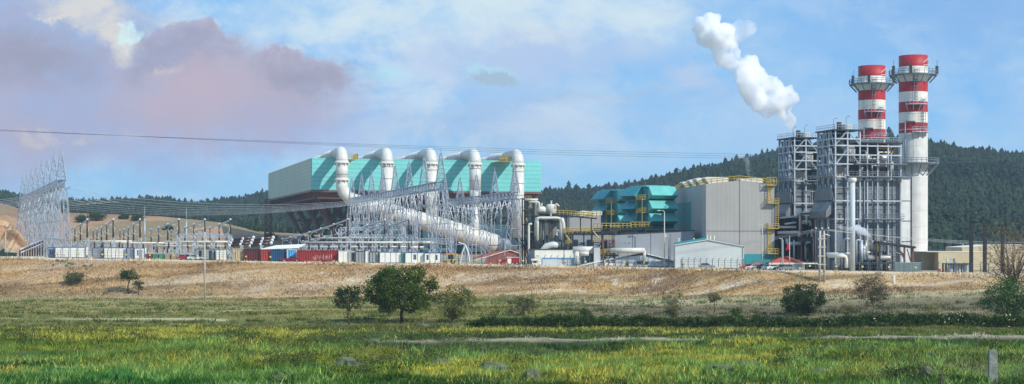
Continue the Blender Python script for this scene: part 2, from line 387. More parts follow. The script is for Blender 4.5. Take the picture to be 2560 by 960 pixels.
def warped(amount):
    w = N.new('ShaderNodeVectorMath'); w.operation = 'SCALE'; L.new(wsub.outputs[0], w.inputs[0]); w.inputs['Scale'].default_value = amount
    a = N.new('ShaderNodeVectorMath'); a.operation = 'ADD'; L.new(cb.outputs[0], a.inputs[0]); L.new(w.outputs[0], a.inputs[1]); return a.outputs[0]
WP = warped(.085); WP2 = warped(.075)
def ell(px, py, rx, ry, soft=.35, src=None, tilt=0.):
    """soft cloud mass round a direction of the sky"""
    s = N.new('ShaderNodeVectorMath'); s.operation = 'SUBTRACT'; L.new(src or WP, s.inputs[0]); s.inputs[1].default_value = ((px-1280)/F, (YH-py)/F, 0)
    v = s.outputs[0]
    if tilt:
        rt = N.new('ShaderNodeVectorRotate'); rt.rotation_type = 'Z_AXIS'; rt.inputs['Angle'].default_value = -tilt; L.new(v, rt.inputs[0]); v = rt.outputs[0]
    q = N.new('ShaderNodeVectorMath'); q.operation = 'MULTIPLY'; L.new(v, q.inputs[0]); q.inputs[1].default_value = (F/rx, F/ry, 0)
    l = N.new('ShaderNodeVectorMath'); l.operation = 'LENGTH'; L.new(q.outputs[0], l.inputs[0])
    return mr(l.outputs['Value'], 1+soft, 1-soft)
def union(ms):
    o = ms[0]
    for m in ms[1:]: o = mth('MAXIMUM', o, m)
    return o
def lay(under, colour, fac, k=1.0):
    m = N.new('ShaderNodeMix'); m.data_type = 'RGBA'; L.new(fac if k == 1 else mth('MULTIPLY', fac, k), m.inputs[0]); L.new(under, m.inputs[6])
    c = s2l(colour)/.12/1.05; m.inputs[7].default_value = tuple(c)+(1,); return m.outputs[2]
col = sky.outputs[0]
# thin high haze lifts the blue towards the photograph's pale azure
cl = lay(col, (128, 192, 246), mr(V, -.1, .22, .95, .95))
cl = lay(cl, (140, 174, 224), mth('MULTIPLY', mr(V, .06, .16), mr(U, .05, .3)), .6)
cl = lay(cl, (160, 218, 250), mr(V, .09, .02), .6)
n_a = wnoise(7, 8, .6, .4, 1.6, 3.1); n_b = wnoise(22, 7, .62, .3, 1.7, 8.2)
cl = lay(cl, (178, 206, 238), mth('MULTIPLY', mr(n_a.outputs['Fac'], .42, .66), mr(V, .03, .08, .3, 1)), .65)
cl = lay(cl, (196, 222, 240), mth('MULTIPLY', mr(n_b.outputs['Fac'], .48, .72), mr(U, .12, -.02, .35, 1)), .75)
cl = lay(cl, (206, 224, 242), mth('MULTIPLY', mth('MULTIPLY', mr(wnoise(11, 10, .66, .5, 1.9, 5.5).outputs['Fac'], .45, .62), mr(V, .025, .07)), mr(U, .16, .0, .35, 1)), .75)
cl = lay(cl, (214, 232, 240), mth('MULTIPLY', union([ell(1150, 10, 480, 60, .5), ell(1330, 70, 240, 36, .5), ell(900, 60, 200, 60, .6), ell(1600, 30, 120, 70, .6)]), mr(n_b.outputs['Fac'], .3, .62, .25, 1)), .9)
cl = lay(cl, (196, 206, 232), union([ell(1720, 190, 80, 36, .6), ell(1350, 130, 260, 60, .7), ell(1150, 150, 150, 60, .8)]), .5)
cl = lay(cl, (180, 190, 216), union([ell(1150, 330, 330, 50, .8), ell(1480, 250, 200, 22, .7)]), .3)
mv = union([ell(100, 190, 330, 240, .4), ell(470, 160, 190, 110, .2, WP2), ell(560, 250, 300, 110, .35, WP2), ell(740, 210, 130, 62, .2, WP2), ell(500, 115, 110, 70, .16, WP2)])
rim = union([ell(474, 152, 192, 112, .14, WP2), ell(505, 108, 112, 72, .12, WP2), ell(746, 202, 134, 64, .14, WP2)])
cl = lay(cl, (214, 236, 246), mth('MULTIPLY', rim, mr(n_b.outputs['Fac'], .45, .6)), .75)
cl = lay(cl, (160, 180, 226), union([ell(150, 330, 420, 90, .7), ell(640, 330, 260, 60, .7)]), .75)
cl = lay(cl, (172, 174, 204), mth('MULTIPLY', mv, mr(n_b.outputs['Fac'], .34, .58, .68, 1)), .88)
pk = mth('MULTIPLY', mr(n_a.outputs['Fac'], .38, .66), mv)
cl = lay(cl, (188, 176, 190), pk, .7)
cl = lay(cl, (152, 154, 178), mth('MULTIPLY', union([ell(480, 130, 160, 55, .6), ell(760, 210, 100, 40, .7), ell(60, 150, 150, 60, .8)]), mr(n_b.outputs['Fac'], .35, .6, .4, 1)), .75)
cl = lay(cl, (196, 176, 192), ell(470, 235, 150, 60, .8), .6)
cl = lay(cl, (214, 206, 204), mth('MULTIPLY', union([ell(428, 178, 44, 16, .7), ell(200, 330, 120, 14, .9)]), mr(n_b.outputs['Fac'], .4, .6)), .8)
cl = lay(cl, (222, 220, 216), mth('MULTIPLY', mr(n_b.outputs['Fac'], .3, .5, .35, 1), union([ell(215, 25, 95, 45, .5, WP2), ell(280, 80, 75, 34, .45, WP2, -.5), ell(150, 45, 50, 12, .6)])), .9)
cl = lay(cl, (214, 246, 248), mth('MULTIPLY', ell(320, 74, 34, 28, .35, WP2), mr(n_b.outputs['Fac'], .35, .55)), .9)
cl = lay(cl, (180, 228, 240), union([ell(1222, 180, 72, 28, .3, WP2), ell(950, 205, 46, 22, .6, WP2)]), .6)
cl = lay(cl, (164, 190, 212), ell(1240, 192, 60, 24, .35, WP2), .9)
L.new(cl, bg.inputs['Color'])

# ------------------------------------------------------------ the ground, one sheet to beyond the hills
def build_ground():
    us = np.concatenate([np.linspace(-1.5, -.42, 24)[:-1], np.linspace(-.42, .42, 560), np.linspace(.42, 1.5, 24)[1:]])
    ys = np.concatenate([np.linspace(15, 120, 30)[:-1], np.linspace(120, 470, 520)[:-1], np.geomspace(470, 3600, 260)])
    YY, UU = np.meshgrid(ys, us, indexing='ij'); XX = UU*YY; ZZ = gz(XX, YY)
    nr, nc = YY.shape; V_ = np.stack([XX.ravel(), YY.ravel(), ZZ.ravel()], 1)
    i = np.arange((nr-1)*(nc-1)); r = i//(nc-1); c = i % (nc-1); a = r*nc+c
    Fq = np.stack([a, a+1, a+nc+1, a+nc], 1)
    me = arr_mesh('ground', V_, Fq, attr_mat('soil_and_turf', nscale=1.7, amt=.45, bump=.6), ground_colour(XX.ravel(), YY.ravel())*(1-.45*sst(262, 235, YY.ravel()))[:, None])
    me.polygons.foreach_set('use_smooth', np.ones(len(me.polygons), bool))
    o = bpy.data.objects.new('ground', me); COL.objects.link(o); tag(o, kind='structure')
build_ground()

def blades(name, X, Y, H, W, nb, label, tint=1., spread=1., island=.35, hue=.02, m=None, lean=.35, colfn=None, tip=None):
    """grass as thin upright triangles, nb to a tuft"""
    n = len(X); X = np.repeat(X, nb); Y = np.repeat(Y, nb); H = np.repeat(H, nb)*RNG.uniform(.45, 1.25, n*nb); W = np.repeat(W, nb)*RNG.uniform(.6, 1.4, n*nb)
    cx = np.repeat(RNG.random(n), nb)
    colr = (colfn or ground_colour)(X, Y)*tint
    colr = np.clip(colr*(.55+.9*cx[:, None]), 0, .9)
    a = RNG.uniform(0, 2*PI, n*nb); X = X+np.cos(a)*W*2.2*spread; Y = Y+np.sin(a)*W*2.2*spread
    Z = gz(X, Y)-.05; b = RNG.uniform(-.7, .7, n*nb); dx = np.cos(b)*W/2; dy = np.sin(b)*W/2
    lx = RNG.normal(.08, lean, n*nb)*H; ly = RNG.normal(0, lean, n*nb)*H
    V_ = np.empty((n*nb, 3, 3)); V_[:, 0] = np.stack([X-dx, Y-dy, Z], 1); V_[:, 1] = np.stack([X+dx, Y+dy, Z], 1); V_[:, 2] = np.stack([X+lx, Y+ly, Z+H], 1)
    C_ = np.repeat(colr, 3, 0)
    me = arr_mesh(name, V_.reshape(-1, 3), np.arange(n*nb*3).reshape(-1, 3), m or attr_mat(name+'_blades', island=island, trans=.3, nscale=.6, amt=.3, hue=hue), C_)
    o = bpy.data.objects.new(name, me); COL.objects.link(o); tag(o, label, name.replace('_', ' ').split()[-1], kind='stuff'); return o
def scatter(y0, y1, dens, umax=.345, umin=None):
    umin = -umax if umin is None else umin
    A = (umax-umin)*(y1*y1-y0*y0)/2; n = int(A*dens); Y = np.sqrt(RNG.uniform(y0*y0, y1*y1, n)); return RNG.uniform(umin, umax, n)*Y, Y
def meadow():
    xs, ys, hs, ws = [], [], [], []
    for y0, y1, d, h, w in ((128, 160, 11, .5, .12), (160, 185, 8, .5, .13), (185, 215, 5, .5, .15), (215, 250, 3.4, .45, .16), (250, 320, 1.6, .36, .2), (320, 440, .9, .34, .26)):
        X, Y = scatter(y0, y1, d); keep = Y < edgeY(X)-18
        keep &= RNG.random(len(X)) < np.clip(3.2*(fbm(X*.16, Y*.3, 4)-.36), .08, 1)
        soil = sst(4, 22, X)*sst(262, 276, Y); keep &= RNG.random(len(X)) > soil*.6
        keep &= ~((Y > 208.5) & (Y < 215+.8*np.sin(X*.12)) & (X > -24) & (RNG.random(len(X)) < .93)); keep &= ~((abs(Y-276-2*np.sin(X*.06)) < 2) & (X < -44) & (RNG.random(len(X)) < .8))
        X = X[keep]; Y = Y[keep]; xs.append(X); ys.append(Y); k = fbm(X*.07+3, Y*.1, 3)
        hs.append(h*(.45+1.1*k)); ws.append(np.full(len(X), w))
    return blades('meadow_grass', np.concatenate(xs), np.concatenate(ys), np.concatenate(hs), np.concatenate(ws), 5, 'green and yellowing grass over the near field', 1.1, 1.2)
meadow()
def dry():
    X, Y = scatter(370, 452, 3.2); ye = edgeY(X); w = 2.3*(plat(X)-np.interp(X, FX, FZ))+2
    k = (Y > ye-w-14) & (Y < ye-.3); k &= RNG.random(len(X)) < np.clip(4*(fbm(X*.06, Y*.4, 4)-.34), .1, 1); X = X[k]; Y = Y[k]
    return blades('dry_grass', X, Y, .5*(.3+fbm(X*.09, Y*.1, 3))*(1+1.2*sst(4, 1, edgeY(X)-Y)*vnoise(X*.7, Y*0+2.)), np.full(len(X), .28), 4, 'straw coloured dry grass on the embankment', 1.15, 1.3, hue=.008, island=.3)
dry()
def weeds():
    Xs = []; Ys = []
    for y0, y1, d in ((128, 215, .7), (215, 420, .09)):
        X, Y = scatter(y0, y1, d); k = ~((Y > 208) & (Y < 216) & (X > -24)) & (fbm(X*.07+7, Y*.16, 3) > .5) & (Y < edgeY(X)-18); Xs.append(X[k]); Ys.append(Y[k])
    X = np.concatenate(Xs); Y = np.concatenate(Ys)
    def dark_green(x, y): return ground_colour(x, y)*np.array([.55, .8, .6])
    return blades('field_weeds', X, Y, np.full(len(X), .7), np.full(len(X), .15), 16, 'darker weeds standing in the near field', .8, 2.2, colfn=dark_green, lean=.5)
weeds()
def yellow():
    X, Y = scatter(130, 262, 6.5); c = fbm(X*.22+11, Y*.4, 3)
    w = gauss(X, Y, 12, 160, 11, 15)*1.0+gauss(X, Y, 20, 182, 13, 12)*.7+gauss(X, Y, -50, 232, 17, 14)*.8+gauss(X, Y, -30, 182, 6, 7)*.8+gauss(X, Y, -6, 162, 5, 8)*.8+gauss(X, Y, -46, 168, 12, 7)*.55+gauss(X, Y, 8, 238, 24, 5)*.45+gauss(X, Y, 30, 205, 10, 8)*.5
    k = ~((Y > 207) & (Y < 216) & (X > -24)) & (RNG.random(len(X)) < np.clip(w*1.3, 0, 1)*sst(.42, .6, c)); X = X[k]; Y = Y[k]
    def yc(x, y): t = RNG.random((len(x), 1)); return s2l([204, 188, 84])*t+s2l([150, 162, 62])*(1-t)
    return blades('yellow_flowering_grass', X, Y, np.full(len(X), .62), np.full(len(X), .13), 5, 'patches of yellow flowering grass in the near field', 1., 1.6, colfn=yc, lean=.45)
yellow()
def tall():
    X, Y = scatter(128, 200, 1.2); k = fbm(X*.13+21, Y*.25, 3) > .5; X = X[k]; Y = Y[k]
    def tc_(x, y): t = RNG.random((len(x), 1)); return s2l([150, 176, 96])*t+s2l([96, 140, 60])*(1-t)
    return blades('tall_grass', X, Y, np.full(len(X), .95), np.full(len(X), .1), 7, 'taller bright green bent grass stalks in the near field', 1., 2.2, colfn=tc_, lean=.5)
tall()
# ------------------------------------------------------------ conifer forest on the hills
def conifers(X, Y, Hh, name='conifer_forest'):
    n = len(X); Z = gz(X, Y)-.4; k = 6; tiers = 4
    V_ = []; Fs = []
    ang = np.arange(k)*2*PI/k
    V_ = np.empty((n, tiers, k+1, 3))
    rad = Hh*RNG.uniform(.22, .42, n)
    for t in range(tiers):
        zb = Hh*(.08+.22*t); zt = Hh*min(1, .48+.2*t) if t < tiers-1 else Hh
        rr = rad[:, None]*(1-.17*t)*RNG.uniform(.65, 1.3, (n, k)); a = ang[None]+RNG.uniform(0, 1, (n, 1))
        V_[:, t, :k, 0] = X[:, None]+rr*np.cos(a); V_[:, t, :k, 1] = Y[:, None]+rr*np.sin(a); V_[:, t, :k, 2] = (Z+zb)[:, None]+RNG.uniform(-.05, .05, (n, k))*Hh[:, None]
        V_[:, t, k, 0] = X+RNG.normal(0, .2, n); V_[:, t, k, 1] = Y; V_[:, t, k, 2] = Z+zt
    V_ = V_.reshape(-1, 3); base = (np.arange(n*tiers)*(k+1))[:, None, None]
    Fs = np.array([(i, (i+1) % k, k) for i in range(k)])[None]+base
    g = s2l([34, 50, 40]); g2 = s2l([48, 62, 42]); t = RNG.random(n)[:, None]*sst(.35, .65, fbm(X*.01, Y*.01, 3))[:, None]
    C_ = np.repeat((g*(1-t)+g2*t)*RNG.uniform(.7, 1.25, (n, 1)), tiers*(k+1), 0)
    return V_, Fs.reshape(-1, 3), C_
FM = attr_mat('conifer_needles', island=.25, nscale=.3, amt=.3)
def forest():
    X, Y = scatter(580, 1850, .14, .44); u = X/Y
    y0 = np.interp(u, [-.3, -.1, .05, .12, .3], [1050, 950, 760, 600, 580]); yc = np.interp(u, [-.3, -.1, .05, .12, .3], [1750, 1600, 1450, 1300, 1250])
    k = (Y > y0+20) & (Y < yc+60); gap = fbm(X*.006, Y*.004, 3); k &= (gap < .66) | (RNG.random(len(X)) < .35)
    k &= ~((u < -.13) & (fbm(X*.006+31, Y*.003, 3) > .60) & (Y < yc-350) & (Y < 1300))
    X = X[k]; Y = Y[k]; H = RNG.uniform(3.6, 7.5, len(X))*np.where(RNG.random(len(X)) < .05, 1.5, 1)
    V_, F_, C_ = conifers(X, Y, H); o = bpy.data.objects.new('conifer_forest', arr_mesh('conifer_forest', V_, F_, FM, C_)); COL.objects.link(o)
    tag(o, 'dense dark conifer wood covering the far hills', 'forest', kind='stuff')
forest()
def crest_pines():
    i = 0
    for px, h in [(12, 13), (30, 12), (300, 11), (345, 13), (372, 12), (388, 15), (398, 13), (493, 13), (645, 14), (655, 20), (664, 18), (1388, 15), (1412, 16), (1422, 21), (1446, 15), (1472, 19), (1506, 16), (1540, 14), (1700, 13), (1752, 14), (1830, 14), (1905, 15), (2222, 22), (2232, 15), (2368, 14), (2440, 13), (2468, 14), (2520, 15), (2545, 14)]:
        u = (px-1280)/F; yc = float(np.interp(u, [-.3, -.1, .05, .12, .3], [1750, 1600, 1450, 1300, 1250]))+random.uniform(-30, 10)
        X = np.array([u*yc]); Y = np.array([yc]); V_, F_, C_ = conifers(X, Y, np.array([h*random.uniform(.55, .8)]))
        loc = Vector((X[0], yc, G(X[0], yc))); V_ = V_-np.array(loc)
        o = bpy.data.objects.new('pine_tree', arr_mesh('pine_tree', V_, F_, FM, C_)); COL.objects.link(o); o.location = loc
        tag(o, 'tall conifer rising above the wooded skyline', 'tree', 'conifers standing up along the hill crest')
crest_pines()

# ------------------------------------------------------------ trees and shrubs
def leafmat(name, rgb, rgb2, tr=.3): return mat(name, rgb, .7, var=.3, scale=.7, island=.4, rgb2=rgb2, trans=tr, spec=.2)
LG = leafmat('tree_leaves', (58, 84, 26), (102, 124, 44)); LD = leafmat('dark_bush_leaves', (38, 66, 28), (70, 96, 42)); LO = leafmat('olive_leaves', (84, 92, 60), (118, 120, 78))
LS = leafmat('sparse_shrub_leaves', (96, 112, 48), (140, 142, 70)); LB = leafmat('grey_green_twigs', (92, 92, 66), (116, 106, 76)); LH = leafmat('hedge_leaves', (40, 74, 24), (82, 110, 40))
LA = leafmat('autumn_leaves', (150, 138, 50), (160, 110, 60)); TW = mat('bare_twigs', (128, 110, 98), .9, var=.2)
def leaf_mesh(cl, n_per, size, rad, flat=1.):
    """cl: clump centres; returns quads scattered round them"""
    n = len(cl)*n_per; c = np.repeat(np.array(cl), n_per, 0)+RNG.normal(0, 1, (n, 3))*np.array([rad, rad, rad*.7*flat])
    a = RNG.normal(0, 1, (n, 3)); a /= np.linalg.norm(a, axis=1)[:, None]; b = np.cross(a, RNG.normal(0, 1, (n, 3))); b /= np.linalg.norm(b, axis=1)[:, None]
    s = size*RNG.uniform(.5, 1.3, (n, 1)); V_ = np.stack([c-a*s*.5, c+b*s*.32, c+a*s*.5, c-b*s*.32], 1).reshape(-1, 3)
    return V_, np.arange(n*4).reshape(-1, 4)
def scrub():
    cl = []
    for px, py, w, h, n in [(850, 856, 150, 26, 60), (1100, 846, 200, 24, 70), (740, 905, 180, 36, 60), (905, 915, 120, 40, 50), (1500, 838, 300, 14, 60), (2100, 872, 200, 22, 60), (1995, 905, 150, 30, 40), (620, 848, 200, 16, 40), (250, 838, 260, 18, 45), (60, 850, 120, 26, 40), (1330, 905, 100, 22, 30), (2440, 868, 200, 16, 40), (2255, 945, 90, 30, 34), (1050, 900, 90, 20, 26)]:
        for i in range(n):
            x, y = px+random.gauss(0, w*.33), py+random.gauss(0, h*.3); Yg = ground_hit(x, y); cl.append((X_(x, Yg), Yg, G(X_(x, Yg), Yg)+random.uniform(.05, .5)))
    V_, F_ = leaf_mesh(cl, 46, .2, .42); V_[:, 2] = np.maximum(V_[:, 2], np.repeat(gz(V_[::4, 0], V_[::4, 1]), 4)+.0)
    o = bpy.data.objects.new('low_scrub', arr_mesh('low_scrub', V_, F_, mat('scrub_leaves', (58, 82, 36), .8, var=.3, scale=.7, island=.4, rgb2=(96, 112, 56), trans=.25, spec=.2))); COL.objects.link(o); tag(o, 'low dark green scrub creeping over the near field', 'scrub', kind='stuff')
scrub()

def tree(name, label, px, yb, yt, wpx, cat='tree', leaf=LG, nlimb=9, clumps=120, per=40, size=.34, rad=.5, crown0=.3, shape='round', trunk=.16, stems=1, Y=None, lean=0., twigs=0, group=None, hollow=.35):
    Y = Y or ground_hit(px, yb); X = X_(px, Y); z0 = G(X, Y)-.1; H = (yb-yt)/F*Y; W = wpx/F*Y
    T = thing(name, label, cat, (X, Y, z0), group=group); mb = MB(); ends = []
    base = Vector((0, 0, 0))
    for s in range(stems):
        so_ = Vector((random.uniform(-.3, .3), random.uniform(-.3, .3), 0))*(stems > 1)*W*.25
        top = Vector((lean*H+so_.x*1.5, so_.y, H*(crown0+.12)))
        mid = (base+so_*.5+top)/2+Vector((random.uniform(-.06, .06)*H, 0, 0))
        mb.path([base+so_*.4, mid, top], [trunk*1.25, trunk, trunk*.75], 7)
        for i in range(nlimb):
            a = 2*PI*(i+random.random()*.7)/nlimb; el = random.uniform(.15, 1.25)
            L1 = Vector((math.cos(a)*math.cos(el)*W*.42, math.sin(a)*math.cos(el)*W*.42, math.sin(el)*H*(1-crown0)*.72))
            st = base.lerp(top, random.uniform(.7, 1)); e = st+L1; m_ = st+L1*.5+Vector((0, 0, -.05*H+random.uniform(0, .1)*H))
            mb.path([st, m_, e], [trunk*.5, trunk*.3, trunk*.12], 5); ends.append(e)
            for j in range(3+twigs):
                d = Vector((random.gauss(0, 1), random.gauss(0, 1), random.gauss(.35, .8))).normalized()*W*random.uniform(.12, .26)
                s2 = m_.lerp(e, random.uniform(0, 1)); mb.path([s2, s2+d], [trunk*.16, trunk*.06], 4); ends.append(s2+d)
    part(T, 'trunk', mb, BARK if leaf is not None and not twigs else TW, local=True)
    if leaf is None: return T
    cz = H*(1+crown0)/2; rz = H*(1-crown0)/2; cl = []
    while len(cl) < clumps:
        p = Vector((random.uniform(-1, 1), random.uniform(-1, 1), random.uniform(-1, 1))); r = p.length
        if r > 1 or r < hollow: continue
        if shape == 'round':
            if p.z < -.45 and math.hypot(p.x, p.y) < .35: continue
            k = 1.
        elif shape == 'cone': k = .55+.45*(1-(p.z+1)/2)
        elif shape == 'fan': k = .45+.65*(p.z+1)/2
        else: k = 1.
        q = Vector((p.x*W/2*k+lean*H, p.y*W/2*k, cz+p.z*rz))
        w = vnoise(q.x*1.1+px, q.z*1.1+q.y*.7)
        if w < .4 and r > .5: continue
        sc = 1.+.5*(w-.5); cl.append((q.x*sc, q.y*sc, q.z*(1+.05*(w-.5))))
    V_, F_ = leaf_mesh(cl, per, size, rad); V_[:, 2] = np.maximum(V_[:, 2], .02)
    o = bpy.data.objects.new('crown', arr_mesh('crown', V_, F_, leaf)); COL.objects.link(o); o.parent = T
    return T
tree('broadleaf_tree', 'large round green tree with a short trunk, alone in the near field', 1005, 808, 664, 168, clumps=340, per=60, size=.34, rad=.42, crown0=.17, trunk=.26, nlimb=12, leaf=LG)
tree('slender_tree', 'slender dark upright tree beside the large round tree', 873, 812, 703, 66, clumps=75, per=42, size=.28, rad=.36, crown0=.26, trunk=.14, leaf=LD)
tree('sparse_tree', 'thin leafed spreading tree touching the big round tree and the hedge end', 1138, 806, 712, 118, clumps=140, per=28, size=.32, rad=.38, crown0=.06, trunk=.1, leaf=LS, stems=3, shape='fan', twigs=1)
tree('shrub', 'soft grey green rounded shrub behind the hedge by the ploughed strip', 1302, 790, 740, 68, 'shrub', leaf=LO, clumps=50, per=45, size=.25, rad=.3, crown0=.02, trunk=.06, stems=2)
tree('shrub', 'open feathery shrub with bare twigs above the middle of the hedge', 1682, 800, 722, 66, 'shrub', leaf=LS, clumps=60, per=26, size=.28, rad=.3, crown0=.05, trunk=.06, stems=4, twigs=2, shape='fan')
tree('young_tree', 'small young tree with one thin trunk on the brown strip', 1786, 782, 724, 34, leaf=LO, clumps=26, per=28, size=.24, rad=.26, crown0=.45, trunk=.09)
tree('dense_bush', 'dense dark green domed bush rising over the hedge', 2006, 790, 708, 98, 'bush', leaf=LD, clumps=190, per=55, size=.28, rad=.36, crown0=.0, trunk=.12, stems=3, hollow=.3, shape='dome')
tree('sapling', 'feathery pale green sapling between the domed bush and the twiggy tree', 2116, 792, 738, 42, 'sapling', leaf=LS, clumps=22, per=22, size=.26, rad=.24, crown0=.05, trunk=.05, stems=4, twigs=1, shape='fan')
tree('twiggy_tree', 'round grey brown almost leafless tree in front of the boiler stacks', 2180, 784, 682, 80, leaf=LB, clumps=170, per=50, size=.18, rad=.36, crown0=.2, trunk=.14, nlimb=12, twigs=4)
tree('sapling', 'low bristling green shoots over the right part of the hedge', 2328, 800, 756, 44, 'sapling', leaf=LS, clumps=20, per=22, size=.26, rad=.24, crown0=.02, trunk=.05, stems=4, twigs=1, shape='fan')
tree('olive_tree', 'small umbrella crowned tree with a bent trunk at the foot of the embankment', 322, 735, 672, 52, leaf=LD, clumps=42, per=45, size=.34, rad=.4, crown0=.5, trunk=.2, lean=.04)
tree('olive_tree', 'smaller narrow tree close beside the bent umbrella crowned one', 346, 737, 697, 24, leaf=LD, clumps=16, per=40, size=.3, rad=.32, crown0=.3, trunk=.12)
tree('shrub', 'grey green rounded shrub on the embankment below the stone tip', 186, 708, 676, 44, 'shrub', leaf=LO, clumps=46, per=50, size=.32, rad=.4, crown0=.0, trunk=.1, stems=2)
tree('shrub', 'tiny shrub just below the big round tree in the grass', 946, 812, 790, 20, 'shrub', leaf=LS, clumps=12, per=24, size=.2, rad=.2, crown0=.02, trunk=.04)
tree('shrub', 'small rounded shrub poking above the hedge, left of the feathery one', 1460, 800, 768, 34, 'shrub', leaf=LH, clumps=26, per=40, size=.24, rad=.24, crown0=.0, trunk=.05)
tree('shrub', 'small rounded shrub above the hedge between young tree and domed bush', 1842, 800, 768, 36, 'shrub', leaf=LH, clumps=26, per=40, size=.24, rad=.24, crown0=.0, trunk=.05)
tree('branching_tree', 'half bare reddish tree with many rising twigs at the right edge', 2540, 800, 545, 190, leaf=LA, clumps=110, per=12, size=.3, rad=.6, crown0=.3, trunk=.18, nlimb=16, twigs=5, stems=3, shape='fan')
tree('leafy_bush', 'large loose green bush at the right edge below the bare tree', 2530, 812, 690, 130, 'bush', leaf=leafmat('loose_green_leaves', (66, 100, 50), (106, 136, 72)), clumps=190, per=42, size=.3, rad=.45, crown0=.02, trunk=.1, stems=4, hollow=.25)
for k, (px, py, w, h) in enumerate([(242, 552, 34, 24), (205, 556, 22, 16), (150, 530, 20, 16), (310, 548, 16, 10), (345, 552, 20, 12), (640, 578, 40, 14), (700, 575, 34, 14), (600, 566, 26, 10), (675, 600, 22, 14), (420, 575, 14, 8)]):
    Y = 760+random.uniform(0, 160)
    tree('scrub_tree', 'dark rounded scrub tree on the brown slope behind the switchyard', px, py, py-h, w, leaf=LD, clumps=30, per=36, size=.9, rad=1.0, crown0=.02, trunk=.3, Y=ground_hit(px, py, 500, 1500), nlimb=5, group='scrub trees on the brown hillside')
def hedge():
    xs = np.arange(-6.5, 84, .55); mbv = []; 
    cl = []
    for x in xs:
        y = 252+1.2*math.sin(x*.11)+.6*math.sin(x*.37); z = G(x, y); h = 1.75*(.62+.75*float(fbm(np.array([x*.16]), np.array([3.3]), 3)[0]))
        h *= float(sst(-7.5, -2.5, x))*.6+.45 if x < -2 else 1.
        for j in range(int(7+5*h)): cl.append((x+random.uniform(-.5, .5), y+random.uniform(-.8, .8), z+h*random.uniform(.05, 1.)))
    V_, F_ = leaf_mesh(cl, 26, .26, .26); loc = np.array([38., 252., G(38, 252)])
    o = bpy.data.objects.new('hedge', arr_mesh('hedge', V_-loc, F_, LH)); COL.objects.link(o); o.location = loc
    tag(o, 'long dark green bramble hedge running across the field', 'hedge')
    st = MB()
    V2, F2 = leaf_mesh([c for c in cl if 48 < c[0] < 84 and vnoise(c[0]*.5, 1.7) > .62 and c[2] > G(c[0], 252)+.5], 2, .3, .3)
    f = bpy.data.objects.new('flower', arr_mesh('flower', V2-loc, F2, mat('pale_flower_heads', (226, 220, 170), .6))); COL.objects.link(f); f.parent = o; f['kind'] = 'stuff'
hedge()
# ------------------------------------------------------------ rocks, posts
def rock(label, px, py, w, h, sq=(1, .8, .6), name='rock', m=ROCK, group=None):
    Y = ground_hit(px, py); X = X_(px, Y); z = G(X, Y); r = w/F*Y/2; mb = MB(); random.seed(int(px))
    n = 12; vs = []; m_ = 8
    for i in range(m_+1):
        th = PI*i/m_
        for j in range(n):
            ph = 2*PI*j/n; k = r*(.7+.65*float(vnoise(px+2.2*math.cos(ph)*math.sin(th), py+2.2*math.sin(ph)*math.sin(th)+1.9*math.cos(th)))) if 0 < i < m_ else r*.85
            vs.append(Vector((X+k*math.sin(th)*math.cos(ph), Y+.8*k*math.sin(th)*math.sin(ph), z+k*(h/w*1.5)*math.cos(th))))
    mb._add(vs, [(i*n+j, (i+1)*n+j, (i+1)*n+(j+1) % n, i*n+(j+1) % n) for i in range(m_) for j in range(n)], False)
    solo(name, mb, m, label, 'rock', group, loc=(X, Y, z))
rock('pale flat boulder under the thin leafed spreading tree', 1058, 820, 44, 12)
rock('rounded boulder on the left grassy mound', 872, 925, 76, 38)
rock('small pale stone beside the dirt hump below the round tree', 938, 858, 22, 12)
rock('low grey slab of rock in the middle foreground', 1112, 915, 74, 22)
rock('pale jagged rock ridge in the middle foreground', 1232, 928, 80, 34)
rock('grey domed boulder at the bottom edge', 1332, 948, 48, 30)
rock('flat pale rock among the yellow grass', 1800, 925, 76, 16)
rock('longer flat pale rock right of its neighbour in yellow grass', 1870, 915, 70, 16)
rock('small white stone on the pale track', 1790, 866, 18, 10)
rock('broken pale rock in the grass left of the stony mound', 2046, 938, 66, 20)
rock('pale rock below the large tan mound on the right', 2322, 940, 34, 30)
rock('small grey boulder right of the stony mound', 2325, 892, 26, 16)
rock('stone at the lower left corner mound', 700, 948, 46, 18)
for k in range(46):
    rock('loose pale rubble stone tipped down the embankment', 165+random.gauss(8, 26), 650+abs(random.gauss(0, 20))+2, random.uniform(5, 11), random.uniform(3, 6), name='rubble_stone', group='rubble stones tipped on the embankment')
random.seed(21)
def post(label, px, yb, yt, wpx, m=CONC, name='concrete_post', Y=None, sect=1.):
    Y = Y or ground_hit(px, yb); X = X_(px, Y); z = G(X, Y)-.2; h = (yb-yt)/F*Y+.2; w = wpx/F*Y; mb = MB()
    mb.prism([(X-w/2, Y-w*.35, z), (X+w/2, Y-w*.35, z), (X+w*.42*sect, Y-w*.3, z+h), (X-w*.46*sect, Y-w*.3, z+h)], (0, w*.6, 0))
    return solo(name, mb, m, label, 'post', loc=(X, Y, z))
post('broad pale square marker post at the lower right', 2482, 962, 876, 22, AGED)
post('short dark wooden stump post left of the pale marker post', 2357, 966, 936, 12, BARK, 'wooden_post')
post('small white stake on the bank right of the twin pole', 2236, 709, 690, 4, WHITE, 'marker_stake')
post('thin leaning white stake in the grass below the hedge end', 1207, 892, 868, 2.4, AGED, 'marker_stake')

